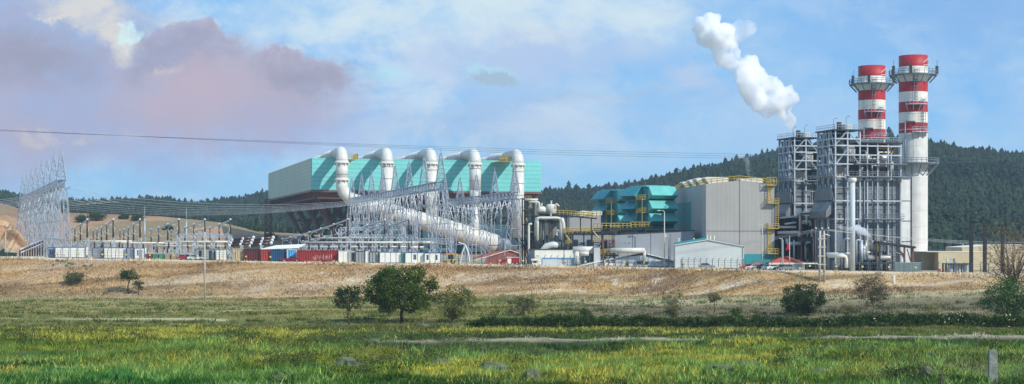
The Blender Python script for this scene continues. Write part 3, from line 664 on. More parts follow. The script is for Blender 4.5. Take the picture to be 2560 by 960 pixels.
# ------------------------------------------------------------ steam
def plume(name, label, pts, Y, dens, col, turb=.5, vox=.9, nsc=.22, thr=.45):
    me = bpy.data.meshes.new(name); mb = MB()
    pts = [(x, y, r) for x, y, r in pts]; full = []
    for (a, b) in zip(pts[:-1], pts[1:]):
        k = max(2, int(math.hypot(a[0]-b[0], a[1]-b[1])/(.35*(a[2]+b[2])/2+1)))
        for i in range(k): t = i/k; full.append((a[0]+(b[0]-a[0])*t, a[1]+(b[1]-a[1])*t, a[2]+(b[2]-a[2])*t))
    full.append(pts[-1])
    for x, y, r in full:
        rr = r/F*Y; c = P(x, y, Y); c += Vector((random.uniform(-.3, .3), random.uniform(-.8, .8), random.uniform(-.3, .3)))*rr*.8
        mb.blob(c, rr*random.uniform(.75, 1.05), 10)
        for q in range(3):
            d = Vector((random.gauss(0, 1), random.gauss(0, 1), random.gauss(0, 1))).normalized()*rr*.75; mb.blob(c+d, rr*random.uniform(.3, .55), 8)
    loc = P(pts[0][0], pts[0][1], Y)
    m = bpy.data.materials.new(name+'_vapour'); m.use_nodes = True; n_ = m.node_tree.nodes; l_ = m.node_tree.links
    n_.remove(n_['Principled BSDF']); pv = n_.new('ShaderNodeVolumePrincipled'); pv.inputs['Color'].default_value = col+(1,); pv.inputs['Anisotropy'].default_value = .2
    g = n_.new('ShaderNodeNewGeometry'); no = n_.new('ShaderNodeTexNoise'); no.inputs['Scale'].default_value = nsc; no.inputs['Detail'].default_value = 5; no.inputs['Roughness'].default_value = .65
    l_.new(g.outputs['Position'], no.inputs['Vector']); mr_ = n_.new('ShaderNodeMapRange'); mr_.inputs[1].default_value = thr-.09; mr_.inputs[2].default_value = thr+.2; mr_.inputs[4].default_value = dens
    l_.new(no.outputs['Fac'], mr_.inputs[0]); l_.new(mr_.outputs[0], pv.inputs['Density']); l_.new(pv.outputs[0], n_['Material Output'].inputs['Volume'])
    o = solo(name, mb, m, label, 'steam', kind='stuff', loc=loc)
    rm = o.modifiers.new('union', 'REMESH'); rm.mode = 'VOXEL'; rm.voxel_size = vox; rm.use_smooth_shade = True
    tx = bpy.data.textures.new(name+'_billow', 'CLOUDS'); tx.noise_scale = max(vox*4, turb*.6); tx.noise_depth = 3
    dm = o.modifiers.new('billow', 'DISPLACE'); dm.texture = tx; dm.strength = turb; dm.mid_level = .5; dm.texture_coords = 'GLOBAL'
    return o
plume('steam_plume', 'thick white steam drifting up and left from the boiler vent', [(1977, 330, 5), (1976, 318, 7), (1973, 304, 11), (1966, 282, 20), (1952, 256, 30), (1920, 240, 36), (1905, 212, 40), (1872, 200, 34), (1866, 172, 28), (1840, 152, 15), (1816, 136, 27), (1806, 108, 34), (1778, 90, 40), (1782, 64, 22)], 449, 1.6, (.997, .997, 1.), turb=7., thr=.47, nsc=.17, vox=.7)
plume('steam_wisp', 'thin upper wisp of steam streaming right from the plume top', [(1790, 88, 26), (1825, 84, 28), (1858, 76, 24), (1882, 70, 14)], 449, .5, (.97, .98, 1.), turb=1.8)
plume('steam_wisp', 'faint grey wisp of steam above the turbine hall roof', [(1874, 442, 5), (1870, 425, 6), (1866, 408, 8), (1864, 396, 9)], 400, .3, (.95, .96, 1.), turb=1.0, vox=.4)
plume('steam_wisp', 'pale steam leaking sideways above the horizontal vessel', [(2178, 592, 4), (2160, 580, 9), (2145, 572, 9), (2120, 572, 5), (2098, 568, 6)], 396, 1.6, (.95, .96, 1.), turb=.9, vox=.35)
# ------------------------------------------------------------ the air
hz = MB(); hz.box(-5600, 5600, -60, 3700, -95, 118)
hm = bpy.data.materials.new('air'); hm.use_nodes = True; n_ = hm.node_tree.nodes; n_.remove(n_['Principled BSDF'])
pv = n_.new('ShaderNodeVolumePrincipled'); pv.inputs['Color'].default_value = (.62, .8, .98, 1); pv.inputs['Density'].default_value = .00012; pv.inputs['Anisotropy'].default_value = .25
hm.node_tree.links.new(pv.outputs[0], n_['Material Output'].inputs['Volume'])
HAZE = solo('haze', hz, hm, kind='stuff')
random.seed(5)
# ============================================================ air cooled condenser
K = 700/640.; ACR = R(15)
AO = Vector((X_(780, 700), 700, 0)); AO.z = G(AO.x, AO.y)
ACC = thing('air_cooled_condenser', 'huge teal and grey clad box raised on brown steel legs behind white ducts', 'condenser', AO, ACR)
gl = -AO.z
zt = Z_(395, 700)+gl; zb_ = Z_(475, 700)+gl; LX, LY = 95.2*K, 154*K
mb = MB(); mb.box(0, LX, 0, .5, zb_, zt); part(ACC, 'wind_wall', mb, TEAL, local=True)
mb = MB(); mb.box(-.3, .2, .5, LY, zb_, zt); part(ACC, 'side_wall', mb, GREYW, local=True)
mb = MB(); mb.box(LX-.2, LX+.3, .5, LY, zb_, zt); part(ACC, 'end_wall', mb, GREYW, local=True)
mb = MB(); mb.box(0, LX, LY, LY+.5, zb_, zt); part(ACC, 'back_wall', mb, GREYW, local=True)
mb = MB(); mb.box(-.5, LX+.5, -.25, .0, zb_-.9, zb_-.05); mb.box(-.55, -.3, .5, LY, zb_-.9, zb_-.05); part(ACC, 'bottom_edge_beam', mb, BROWN, local=True)
mb = MB(); mb.box(.3, LX-.3, .6, LY-.2, zb_-.8, zb_-.1)
for y in np.linspace(3, LY-3, 16): mb.box(1, LX-1, y, y+.5, zb_-3.4, zb_-.85)
part(ACC, 'fan_deck', mb, BROWN, local=True)
mb = MB()
for i in range(8):
    y = 2+i*(LY-4)/7; n = 22
    for j in range(n):
        x0 = 1+j*(LX-2)/n; x1 = 1+(j+1)*(LX-2)/n; zl, zh = zb_-3.6, zb_-1
        mb.bar((x0, y, zl if j % 2 else zh), (x1, y, zh if j % 2 else zl), .35)
    mb.bar((1, y, zl), (LX-1, y, zl), .5)
for j in range(6):
    x = 1+j*(LX-2)/5; mb.bar((x, 1, zb_-3.6), (x, LY-1, zb_-3.6), .5)
part(ACC, 'deck_truss', mb, BROWN, local=True)
hub = 7.5
for iy, y in enumerate([24, 62, 100, 138]):
    for ix, x in enumerate([14, 34, 54, 74, 92]):
        mb = MB(); mb.box(x-1.1, x+1.1, y-1.1, y+1.1, 0, hub)
        for dx, dy in ((-9, -11), (9, -11), (9, 11), (-9, 11), (-9, 0), (9, 0)):
            mb.bar((x, y, hub), (x+dx, y+dy, zb_-3.4), .75)
        for dx in (-4.6, 4.6): mb.bar((x+dx, y-5.5, hub+(zb_-3.4-hub)/2), (x+dx, y+5.5, hub+(zb_-3.4-hub)/2), .4)
        mb.bar((x-4.6, y, hub+(zb_-3.4-hub)/2), (x+4.6, y, hub+(zb_-3.4-hub)/2), .5)
        part(ACC, 'support_column', mb, BROWN, local=True)
mb = MB(); mb.lattice((-1, LY-5, 0), (-1, LY-5, zb_), 3.3, 3.3, 9, .5); part(ACC, 'stair_tower', mb, BROWN, local=True)
mb = MB(); mb.lattice((-1, LY-5, zb_-.0), (-1, LY-5, zb_-.5), 3.3, 3.3, 1, .3)
mb = MB()
for x in np.linspace(6, LX-6, 10): mb.box(x-.9, x+.9, 2, LY-2, zt-5, zt-4.6)
# A-frame tube bundles rising just above the wind wall line
for k in range(5):
    x = (9.9+17.95*k)*K; w = 8.2; mb.prism([(x-w, 3, zb_+2), (x+w, 3, zb_+2), (x, 3, zt-.6)], (0, LY-8, 0))
part(ACC, 'tube_bundle', mb, GALVD, local=True)
RXS = [(9.9+17.95*k)*K for k in range(5)]
pr = 2.35*K; zr = Z_(377, 685)+gl
HD = (Vector((RXS[0], -14*K, Z_(470, 690)+gl-1)), Vector((72.4*K, -14*K, 3.9)))
MWI = MW[ACC]
for k, x in enumerate(RXS):
    T = thing('steam_duct', ['tall white duct furthest left, bending at the wall foot into the big sloping pipe', 'second white duct from the left in front of the teal wall, behind the lattice gantry', 'middle one of five white ducts, its foot behind the lattice gantry beam', 'fourth white duct from the left with a tapering lower half', 'rightmost white duct, straight down to the ground beside the process plant'][k], 'duct', MWI @ Vector((x, -14*K, 0)), ACR)
    y0 = 0; Lb = MW[T].inverted() @ MWI
    mb = MB(); mb.M = Lb
    top = Vector((x, -14*K, zr)); r = pr
    zlow = [Z_(455, 690)+gl, 13.2, 12, 18, 6.5][k]
    elbow = arc((x, -14*K+1.7*r, zr-1.7*r), (0, -1, 0), (0, 0, 1), 1.7*r, 0, PI/2, 9)
    mb.path([(x, -14*K, zr-1.7*r-.2)]+elbow[1:]+[(x, 6, zr-.12*r)], [r, r, r*.99, r*.97, r*.95, r*.93, r*.91, r*.89, r*.88, r*.86], 22)
    mb.tube((x, -14*K, zlow if k not in (3,) else zb_), (x, -14*K, zr-1.7*r), r, n=22)
    if k == 3: mb.tube((x, -14*K, 20), (x, -14*K, zb_), r*.72, r, n=22); mb.tube((x, -14*K, 6), (x, -14*K, 20), r*.72, n=22)
    part(T, 'duct_shell', mb, W_PIPE, local=True)
    mb = MB(); mb.M = Lb                    # stepped roof duct running back over the condenser
    segs = [(6, 34, r*.84), (34, 66, r*.74), (66, 104, r*.64), (104, LY-8, r*.5)]
    for a, b, q in segs: mb.tube((x, a, zr-r+q), (x, b, zr-r+q), q, n=18)
    for y in np.arange(-3, LY-10, 5.5): q = r*(.88 if y < 34 else .78 if y < 66 else .68 if y < 104 else .54); mb.tube((x, y, zr-r+q), (x, y+.45, zr-r+q), q*1.03, n=18)
    part(T, 'roof_duct', mb, W_PIPE, local=True)
    for z in [zt-2.2, zt-9.6][:1 if k else 2]:
        mb = MB(); mb.M = Lb; mb.lathe([(r, z-.9), (r*1.28, z-.8), (r*1.28, z-.2), (r*1.12, z-.2), (r*1.12, z+.4), (r, z+.5)], (x, -14*K, 0), 24)
        for q in range(10): a = 2*PI*q/10; mb.box(x+r*1.22*math.cos(a)-.15, x+r*1.22*math.cos(a)+.15, -14*K+r*1.22*math.sin(a)-.15, -14*K+r*1.22*math.sin(a)+.15, z-1.5, z-.5)
        part(T, 'flange', mb, W_PIPE, local=True)
    mb = MB(); mb.M = Lb
    for z in np.arange(zlow+3, zt-3, 5.2):
        if k == 3 and z < zb_: continue
        mb.lathe([(r, z), (r*1.035, z+.05), (r*1.035, z+.3), (r, z+.35)], (x, -14*K, 0), 24)
    part(T, 'weld_band', mb, mat('grimy_weld_seam', (146, 146, 140), .6), local=True)
    if k in (0, 4):
        mb = MB(); mb.M = Lb; mb.box(x+r+.2 if k == 0 else x-r-6, x+r+4 if k == 0 else x-r-.2, -14*K, 0, zr-3.5, zr-3.3)
        e = x+r+.3 if k == 0 else x-r-6; mb.rail([(e, -14*K, zr-3.3), (e+4, -14*K, zr-3.3), (e+4, -2, zr-3.3)], 2.2, 1.2, .16); part(T, 'service_platform', mb, YEL, local=True)
T = thing('header_pipe', 'very thick white pipe sloping down to the right behind the lattice gantries', 'pipe', MWI @ HD[1], ACR)
Lb = MW[T].inverted() @ MWI; mb = MB(); mb.M = Lb
a, b = HD; d = (b-a).normalized()
pts = [Vector((RXS[0], a.y, Z_(452, 690)+gl)), Vector((RXS[0], a.y, a.z+1.5)), Vector((RXS[0]+.8, a.y, a.z-1)), Vector((RXS[0]+2.6, a.y, a.z-2.9))]
st = pts[-1]+Vector((2.6, 0, -1.2)); npt = 12
rs = [pr, pr, pr*1.02, pr*1.02]; pl = pts[:]
for i in range(npt+1):
    t = i/npt; pl.append(st.lerp(b, t)); rs.append(pr*(1.02+.52*min(1, t*1.7)))
mb.path(pl, rs, 26)
for i in range(17):
    t = (i+.5)/17; c = st.lerp(b, t); q = pr*(1.02+.52*min(1, t*1.7))*1.035; mb.tube(c-d*.2, c+d*.2, q, n=26)
part(T, 'pipe_shell', mb, W_PIPE, local=True)
mb = MB(); mb.M = Lb
mb.tube(b+Vector((-1, 0, .3)), b+Vector((2.6, 0, -.6)), pr*1.5, pr*1.1, n=26); mb.tube(b+Vector((2, 0, -.6)), b+Vector((9, 6, -.8)), pr*1.2, n=20)
part(T, 'pipe_end', mb, GALVD, local=True)
# dark plant rooms under the condenser
T = thing('plant_room', 'long dark blue green building in the shade under the condenser', 'building', MWI @ Vector((40, 20, 0)), ACR); mb = MB()
Lb = MW[T].inverted() @ MWI; mb.M = Lb
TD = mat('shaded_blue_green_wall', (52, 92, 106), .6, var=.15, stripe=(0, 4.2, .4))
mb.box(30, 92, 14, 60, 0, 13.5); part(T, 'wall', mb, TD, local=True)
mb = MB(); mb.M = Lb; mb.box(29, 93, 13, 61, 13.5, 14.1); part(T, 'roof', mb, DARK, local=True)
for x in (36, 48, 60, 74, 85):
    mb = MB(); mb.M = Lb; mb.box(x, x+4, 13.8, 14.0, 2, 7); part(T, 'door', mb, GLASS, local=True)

# ============================================================ switchyard gantries
def gantry(label, X0, Y0, dX, dY, n, zbeam, zpeak, spread, hang, group='lattice gantries of the switchyard', traps=()):
    z0 = G(X0, Y0); T = thing('switchyard_gantry', label, 'gantry', (X0, Y0, z0), group=group)
    dr = Vector((dX, dY, 0)); u = dr.normalized(); nrm = Vector((u.y, -u.x, 0)); pos = [Vector((X0, Y0, 0))+dr*(i/(n-1)) for i in range(n)]
    for i, p in enumerate(pos):
        g = G(p.x, p.y)
        for s in (-1, 1):
            mb = MB(); foot = Vector((p.x, p.y, g))+nrm*s*spread; hd = Vector((p.x, p.y, zbeam-1.2))+nrm*s*.9
            mb.lattice(foot, hd, 1.5, 1.1, 8, .15); part(T, 'leg', mb, GANT)
        for q in range(1, 4):
            mb = MB(); t = q/4; a = Vector((p.x, p.y, g+(zbeam-g)*t)); w = spread*(1-t)+.9*t; mb.bar(a-nrm*w, a+nrm*w, .2)
            if q < 4: w2 = spread*(1-t+.25)+.9*(t-.25); mb.bar(a-nrm*w, a-Vector((0, 0, (zbeam-g)/4))+nrm*w2, .16) if False else None
            part(T, 'cross_brace', mb, GANT)
        pk = Vector((p.x, p.y, zpeak)); mb = MB(); mb.lattice((p.x, p.y, zbeam+.6), pk, 2.6, .35, 6, .16, up=u); mb.bar(pk, pk+Vector((0, 0, 1.6)), .12)
        part(T, 'peak', mb, GANT)
    for i in range(n-1):
        a = pos[i]+Vector((0, 0, zbeam)); b = pos[i+1]+Vector((0, 0, zbeam)); mb = MB(); mb.lattice(a, b, 2., 2., 11, .17, up=(0, 0, 1)); part(T, 'beam', mb, GANT)
    for i in range(n-1):
        for j in range(hang):
            t = (j+.5)/hang; c = pos[i].lerp(pos[i+1], t)+Vector((0, 0, zbeam-1)); mb = MB()
            for s in (-1, 1):
                e = c+nrm*s*random.uniform(1., 2.4)+Vector((0, 0, -random.uniform(4.2, 6.)))
                mb.tube(c+nrm*s*.8, e, .2, n=6)
                mb.path([e, e+Vector((random.uniform(-.5, .5), 0, -2.4)), e+Vector((random.uniform(-1.5, 1.5), 0, -6))], .07, 4)
            part(T, 'insulator_string', mb, INSW)
        a = pos[i]+Vector((0, 0, zbeam-.8)); b = pos[i+1]+Vector((0, 0, zbeam-.8)); mb = MB()
        for s in (-1, 1): mb.path(catenary(a+nrm*s*2.6, b+nrm*s*2.6, .5, 6), .16, 5)
        part(T, 'busbar', mb, WIRE)
    for (t, dz) in traps:
        c = pos[0].lerp(pos[-1], t)+nrm*2.5+Vector((0, 0, dz)); mb = MB(); mb.tube(c, c-Vector((0, 0, 2.8)), 1.0, n=12); mb.tube(c, c+Vector((0, 0, 5)), .12, n=5); part(T, 'line_trap', mb, WHITE)
    return T, pos, nrm
GA = gantry('long row of eight lattice peaks carrying a beam in front of the teal condenser', -20.2, 455, -43.8, 185, 8, Z_(463, 455), Z_(383, 455), 2.6, 4)
GB = gantry('shorter row of five lattice peaks in front of the rightmost white ducts', .8, 470, -24.8, 105, 5, Z_(488, 470), Z_(420, 470), 2.5, 4)
GL = gantry('row of eight lattice peaks standing alone at the left against the sky', -131, 465, -71.7, 198, 8, Z_(458, 465), Z_(376, 465), 2.2, 2, traps=((.02, -7), (.1, -8.5), (.2, -10.5), (.05, -13)))
# conductors strung between the gantries
def wires(label, pairs, r=.045, sag=3, m=WIRE, name='power_line', group=None, k=16):
    a0 = Vector(pairs[0][0]); T = thing(name, label, 'power line', (a0.x, a0.y, a0.z), group=group)
    for a, b in pairs:
        mb = MB(); mb.path(catenary(a, b, sag, k), r, 4); part(T, 'conductor', mb, m)
    return T
prs = []
for i in range(8):
    t = i/7; a = Vector((-131, 465, 0)).lerp(Vector((-202.7, 663, 0)), t); b = Vector((-20.2, 455, 0)).lerp(Vector((-64, 640, 0)), t)
    prs.append((a+Vector((1, 0, Z_(463, 465)-1)), b+Vector((-1, 0, Z_(470, 455)-1))))
wires('bundle of pale conductors slung from the left gantry to the gantry at the condenser', prs, .05, 4.2)
wires('pale conductors leading left out of the picture from the lone gantry', [((-131-9*i, 465+25*i, 21), (-235-10*i, 500+26*i, 17-.2*i)) for i in range(8)], .075, 2.2)
wires('earth wires slung down right from the peaks of the lone gantry', [((-131-9*i, 465+25*i, Z_(380, 465)-.5*i), (-118-7.5*i, 480+20*i, 18.4+.3*i)) for i in range(6)], .05, 3.5)
wires('drooping cables between the two gantries before the condenser', [((-20.2-5*i, 455+22*i, 20), (-3-6*i, 480+24*i, 10+i)) for i in range(5)]+[((-22, 460, 19), (0, 470, 18)), ((-30, 500, 19), (-8, 505, 18))], .07, 2.5)
wires('long thin triple power line crossing the whole sky down to the right', [((-330, 720, 60.3-i*.4+1.2*i), (18, 640, 42.9-i*.9), ) for i in range(3)]+[((18, 640, 42.9-i*.9), (340, 960, 56-i*1.2)) for i in range(3)], .06, .6, WIRED, 'overhead_line', k=24)
# sloping tubular busbars on post insulators
def busrow(label, pxn, pyn, Yn, pxf, pyf, Yf, n=5, loops=True):
    a = P(pxn, pyn, Yn); b = P(pxf, pyf, Yf); T = thing('busbar_row', label, 'busbar', (a.x, a.y, G(a.x, a.y)), group='busbar rows on brown post insulators')
    mb = MB(); mb.path(catenary(a, b, .5, 10), .24, 7); part(T, 'tube', mb, WIRE)
    for i in range(n):
        t = i/(n-1); p = a.lerp(b, t)-Vector((0, 0, 2*t*(1-t))); g = G(p.x, p.y); L_ = min(5.2, (p.z-g)*.55); mb = MB()
        mb.tube(p-Vector((0, 0, L_)), p, .27, .2, n=8); part(T, 'post_insulator', mb, INSB)
        mb = MB(); mb.blob(p+Vector((0, 0, .2)), .33, 8); part(T, 'end_cap', mb, INSW)
        mb = MB(); mb.lattice((p.x, p.y, g), (p.x, p.y, p.z-L_), .9, .8, 5, .11); part(T, 'stand', mb, GALV)
        if loops and i < n-1:
            q = a.lerp(b, t+.5/(n-1)); mb = MB(); c = q-Vector((0, 0, 2.4)); mb.path(arc(c, (1, 0, 0), (0, 0, 1), 1.55, PI*.35, PI*2.2, 14), .1, 5); part(T, 'jumper_loop', mb, WIRE)
names = ['leftmost busbar row sloping up right beside the lone gantry', 'second busbar row from the left behind the white cabins', 'third busbar row from the left behind the white cabins', 'fourth busbar row from the left, above the green skips', 'fifth busbar row from the left, above the parked white car', 'sixth busbar row from the left, behind the tall concrete pole']
for nm, (pn, pf) in zip(names, [(218, 166), (283, 233), (350, 300), (447, 362), (512, 428), (576, 490)]): busrow(nm, pn, 550, 470, pf, 577, 680)
busrow('busbar row rising right at the left edge of the condenser gantry', 870, 549, 472, 705, 598, 660, 7)
busrow('busbar row in the middle of the tangle before the condenser', 962, 551, 476, 757, 604, 650, 7)
busrow('rightmost busbar row in front of the thick sloping pipe', 1022, 549, 474, 832, 600, 640, 6)
def frame_(label, px0, px1, ztop, Y, nb=3):
    x0, x1 = X_(px0, Y), X_(px1, Y); g = G((x0+x1)/2, Y); T = thing('equipment_frame', label, 'steel frame', ((x0+x1)/2, Y, g), group='small galvanised equipment frames in the switchyard')
    for i in range(nb+1):
        x = x0+(x1-x0)*i/nb; mb = MB(); mb.lattice((x, Y, g), (x, Y, ztop), 1., .9, 6, .17); part(T, 'leg', mb, GALV)
    mb = MB(); mb.lattice((x0, Y, ztop), (x1, Y, ztop), .9, .9, int(4*nb), .15, up=(0, 0, 1)); mb.bar((x0, Y, (g+ztop)*.55), (x1, Y, (g+ztop)*.55), .14); part(T, 'beam', mb, GALV)
    return T
frame_('frame behind the tall pole at the right end of the left busbars', 447, 575, 8.2, 462, 3)
frame_('frame under the busbars right of the lone gantry', 150, 285, 5.5, 500, 3)
frame_('frame left of the thick pipe, nearest of the blue grey tangle', 872, 1028, 8., 468, 5)
frame_('frame left of the thick pipe, second of the blue grey tangle', 850, 1010, 10.5, 505, 5)
frame_('frame left of the thick pipe, farthest of the blue grey tangle', 880, 1040, 13, 560, 5)
frame_('low frame behind the red containers', 760, 880, 5.0, 478, 4)
frame_('frame between the gantries at the foot of the thick pipe', 1040, 1130, 7, 490, 2)
def longbus(label, px0, px1, z, Y, n, m=WIRE, r=.3):
    x0, x1 = X_(px0, Y), X_(px1, Y); g = G((x0+x1)/2, Y); T = thing('tubular_busbar', label, 'busbar', ((x0+x1)/2, Y, g), group='long level pale tubes over the switchyard floor')
    mb = MB(); mb.tube((x0, Y, z), (x1, Y, z), r, n=8); part(T, 'tube', mb, CREAM)
    for i in range(n):
        x = x0+(x1-x0)*(i+.5)/n; mb = MB(); mb.tube((x, Y, z-2.0), (x, Y, z), .24, n=6); part(T, 'post_insulator', mb, INSB)
        mb = MB(); mb.bar((x, Y, g-.1), (x, Y, z-2.), .22); part(T, 'post', mb, GALV)
longbus('level tube above the first white cabins', 205, 330, 6.6, 474, 6)
longbus('level tube behind the grey cabins', 240, 450, 6.1, 490, 8)
longbus('level tube behind the tall concrete pole', 410, 575, 6.5, 468, 7)
longbus('lower level tube behind the parked white car', 380, 560, 5.2, 478, 7)
longbus('level tube over the white cabins before the condenser', 760, 1085, 6.3, 462, 13)
longbus('lower level tube over the white cabins before the condenser', 740, 1060, 4.9, 474, 12)
longbus('level tube under the thick sloping pipe', 800, 1000, 7.6, 490, 8)
T = thing('disconnector_row', 'row of small black and white switch posts rising from the ground at the far left', 'switchgear', (X_(60, 470), 470, G(X_(60, 470), 470)))
for i in range(10):
    px = 50+i*6.2; p = P(px, 628-i*2.6, 470+2*i); g = G(p.x, p.y); mb = MB(); mb.tube((p.x, p.y, g), p, .22, n=6); mb.blob(p, .35, 6); part(T, 'post_insulator', mb, INSB)
mb = MB(); mb.path([P(50, 624, 470), P(80, 610, 480), P(108, 599, 490)], .2, 6); mb.path([P(50, 632, 470), P(85, 618, 480), P(112, 606, 490)], .2, 6); part(T, 'tube', mb, WIRE)
for k, (px, lab) in enumerate([(590, 'left one of the two brown circuit breakers behind the rusty container'), (640, 'right one of the two brown circuit breakers behind the rusty container')]):
    Y = 455; p = P(px, 612, Y); g = G(p.x, Y); T = thing('circuit_breaker', lab, 'circuit breaker', (p.x, Y, g)); 
    mb = MB()
    for q in range(3): mb.tube(p+Vector((-1.6, q*2., q*.8-.3)), p+Vector((4.2, q*2., q*.8+.5)), .42, .36, n=8)
    part(T, 'chamber', mb, INSB)
    for q in range(3):
        for a_, b_ in ((-1.7, -.3), (4.3, .5), (1.3, .1)): mb = MB(); mb.blob(p+Vector((a_, q*2., q*.8+b_)), .52, 8); part(T, 'end_cap', mb, INSW)
    mb = MB(); [mb.bar((p.x+1.3, Y+q*2, g), p+Vector((1.3, q*2., q*.8)), .3) for q in range(3)]; part(T, 'stand', mb, GALV)
for px, yt, Y, lab in ((362, 515, 640, 'left one of two slim lightning masts on the brown slope'), (466, 520, 640, 'right one of two slim lightning masts on the brown slope')):
    x = X_(px, Y); g = G(x, Y); mb = MB(); mb.tube((x, Y, g), (x, Y, Z_(yt+30, Y)), .42, .22, n=8); mb.tube((x, Y, Z_(yt+30, Y)), (x, Y, Z_(yt, Y)), .14, .06, n=6); solo('lightning_mast', mb, GALV, lab, 'mast', loc=(x, Y, g))

# ============================================================ chimneys
def ring_platform(T, cx, cy, z, r0, r1, h=1.2, m=GALVD, frac=(0, 2*PI), step=28, brk=True, name='platform'):
    mb = MB(); n = step; t0, t1 = frac
    A = [t0+(t1-t0)*i/n for i in range(n+1)]
    for a, b in zip(A[:-1], A[1:]):
        q = [(cx+r*math.cos(t), cy+r*math.sin(t), z) for r, t in ((r0, a), (r1, a), (r1, b), (r0, b))]; mb.prism(q, (0, 0, -.25))
    D_ = part(T, name, mb, m); mb = MB()
    for a, b in zip(A[:-1], A[1:]):
        for hh in (h, h*.55): mb.bar((cx+r1*math.cos(a), cy+r1*math.sin(a), z+hh), (cx+r1*math.cos(b), cy+r1*math.sin(b), z+hh), .1)
        mb.bar((cx+r1*math.cos(a), cy+r1*math.sin(a), z), (cx+r1*math.cos(a), cy+r1*math.sin(a), z+h), .1)
        if brk and A.index(a) % 2 == 0: mb.bar((cx+r1*math.cos(a), cy+r1*math.sin(a), z-.2), (cx+r0*math.cos(a), cy+r0*math.sin(a), z-(r1-r0)*1.15), .22)
    part(T, 'railing', mb, m, parent=D_)
def ladder(T, cx, cy, r, ang, z0, z1, m=GALVD, name='ladder'):
    mb = MB(); ux, uy = math.cos(ang), math.sin(ang); vx, vy = -uy, ux; R0 = r+.25
    def q(s, o, z): return (cx+ux*(R0+o)+vx*s, cy+uy*(R0+o)+vy*s, z)
    for s in (-.35, .35): mb.bar(q(s, 0, z0), q(s, 0, z1), .1); mb.bar(q(s*1.3, .8, z0+2), q(s*1.3, .8, z1), .07)
    z = z0
    while z < z1: mb.bar(q(-.35, 0, z), q(.35, 0, z), .06); mb.bar(q(-.45, .8, z), q(.45, .8, z), .07); mb.bar(q(-.45, 0, z), q(-.45, .8, z), .06); mb.bar(q(.45, 0, z), q(.45, .8, z), .06); z += .9
    part(T, name, mb, m)
STC = mat('chimney_grey_white_lower', (208, 206, 200), .6, var=.07, streak=.45)
def chimney(label, px, Y, ytop, r, low_from=334):
    X = X_(px, Y); g = G(X, Y); T = thing('chimney', label, 'chimney', (X, Y, g), group='red and white banded chimneys'); k = 440.
    zz = lambda y: Z_(y, k)
    top = zz(140); bands = [(140, 168, 1), (168, 205, 0), (205, 231, 1), (231, 256, 0), (256, 282, 1), (282, 308, 0), (308, 334, 1)]
    mb = MB(); mb.lathe([(r, g-.5), (r, zz(334))], (X, Y, 0), 40); part(T, 'lower_shaft', mb, STC)
    for a, b, red in bands:
        mb = MB()
        if a == 140: mb.lathe([(r, zz(b)), (r, zz(a)), (r-.35, zz(a)), (r-.35, zz(a)-3)], (X, Y, 0), 40)
        elif a == 168: mb.lathe([(r, zz(205)), (r*1.22, zz(190)), (r*1.22, zz(187)), (r, zz(187)), (r, zz(168))], (X, Y, 0), 40)
        else: mb.lathe([(r, zz(b)), (r, zz(a))], (X, Y, 0), 40)
        part(T, 'red_band' if red else 'white_band', mb, REDB if red else WHITEB)
    mb = MB()
    for z in np.arange(g+3, zz(205), 4.4): mb.lathe([(r, z), (r+.06, z+.03), (r+.06, z+.13), (r, z+.16)], (X, Y, 0), 40)
    part(T, 'weld_ring', mb, CREAM)
    ring_platform(T, X, Y, zz(187), r*1.15, r*1.66, 1.2)
    for t in (R(200), R(-20), R(250)):
        mb = MB(); c = Vector((X+r*1.62*math.cos(t), Y+r*1.62*math.sin(t), zz(187))); mb.box(c.x-.35, c.x+.35, c.y-.3, c.y+.3, c.z, c.z+2.2); mb.bar(c+Vector((0, 0, 2)), c+Vector((.1, 0, 3.8)), .08); part(T, 'aircraft_light', mb, DARK)
    fa = R(-95)
    ladder(T, X, Y, r, fa, zz(252), zz(176)); ladder(T, X, Y, r, R(-68), zz(334), zz(252))
    ring_platform(T, X, Y, zz(262), r, r+1.5, 1.2, GALV, (R(-125), R(-60)), 6); ring_platform(T, X, Y, zz(331), r, r+1.5, 1.2, GALV, (R(-105), R(-40)), 6)
    mb = MB(); c = Vector((X, Y, 0)); A_ = R(-52); o = Vector((math.cos(A_), math.sin(A_), 0))*(r+.3)
    p1 = c+o+Vector((-1.6, 0, zz(166))); p2 = c+o+Vector((1., 0, zz(148))); mb.bar(p1, p2, .22); mb.bar(p2, p2-Vector((0, 0, 2)), .14); mb.bar(p1, p1+Vector((2.6, 0, 0)), .18); mb.bar(p1, p1-Vector((0, 0, 1)), .3); mb.bar(p2, c+o+Vector((1, 0, zz(166))), .16)
    part(T, 'davit_crane', mb, CREAM)
    mb = MB()
    for dx, z1, z2 in ((1.0, 334, 430), (-1.2, 306, 440)):
        mb.tube((X+dx-1.9, Y-r*.9-.1, zz(z1)), (X+dx-1.9, Y-r*.9-.1, zz(z2)), .2, n=6)
    mb.path([(X-3.1, Y-r*.75-.2, zz(306)), (X-.6, Y-r-.2, zz(306)), (X-.3, Y-r-.2, zz(312))], .2, 6); part(T, 'riser_pipe', mb, GALVD)
    return T, X, Y
ch1 = chimney('nearer and taller looking red and white chimney, furthest right', 2283, 440, 140, 3.9)
T, X, Y = ch1; ring_platform(T, X, Y, Z_(408, 440), 3.9, 6.9, 1.2, GALVD, (R(-200), R(30)), 20)
ch2 = chimney('red and white chimney rising behind the boiler house roof', 2179.5, 466, 168, 3.9)

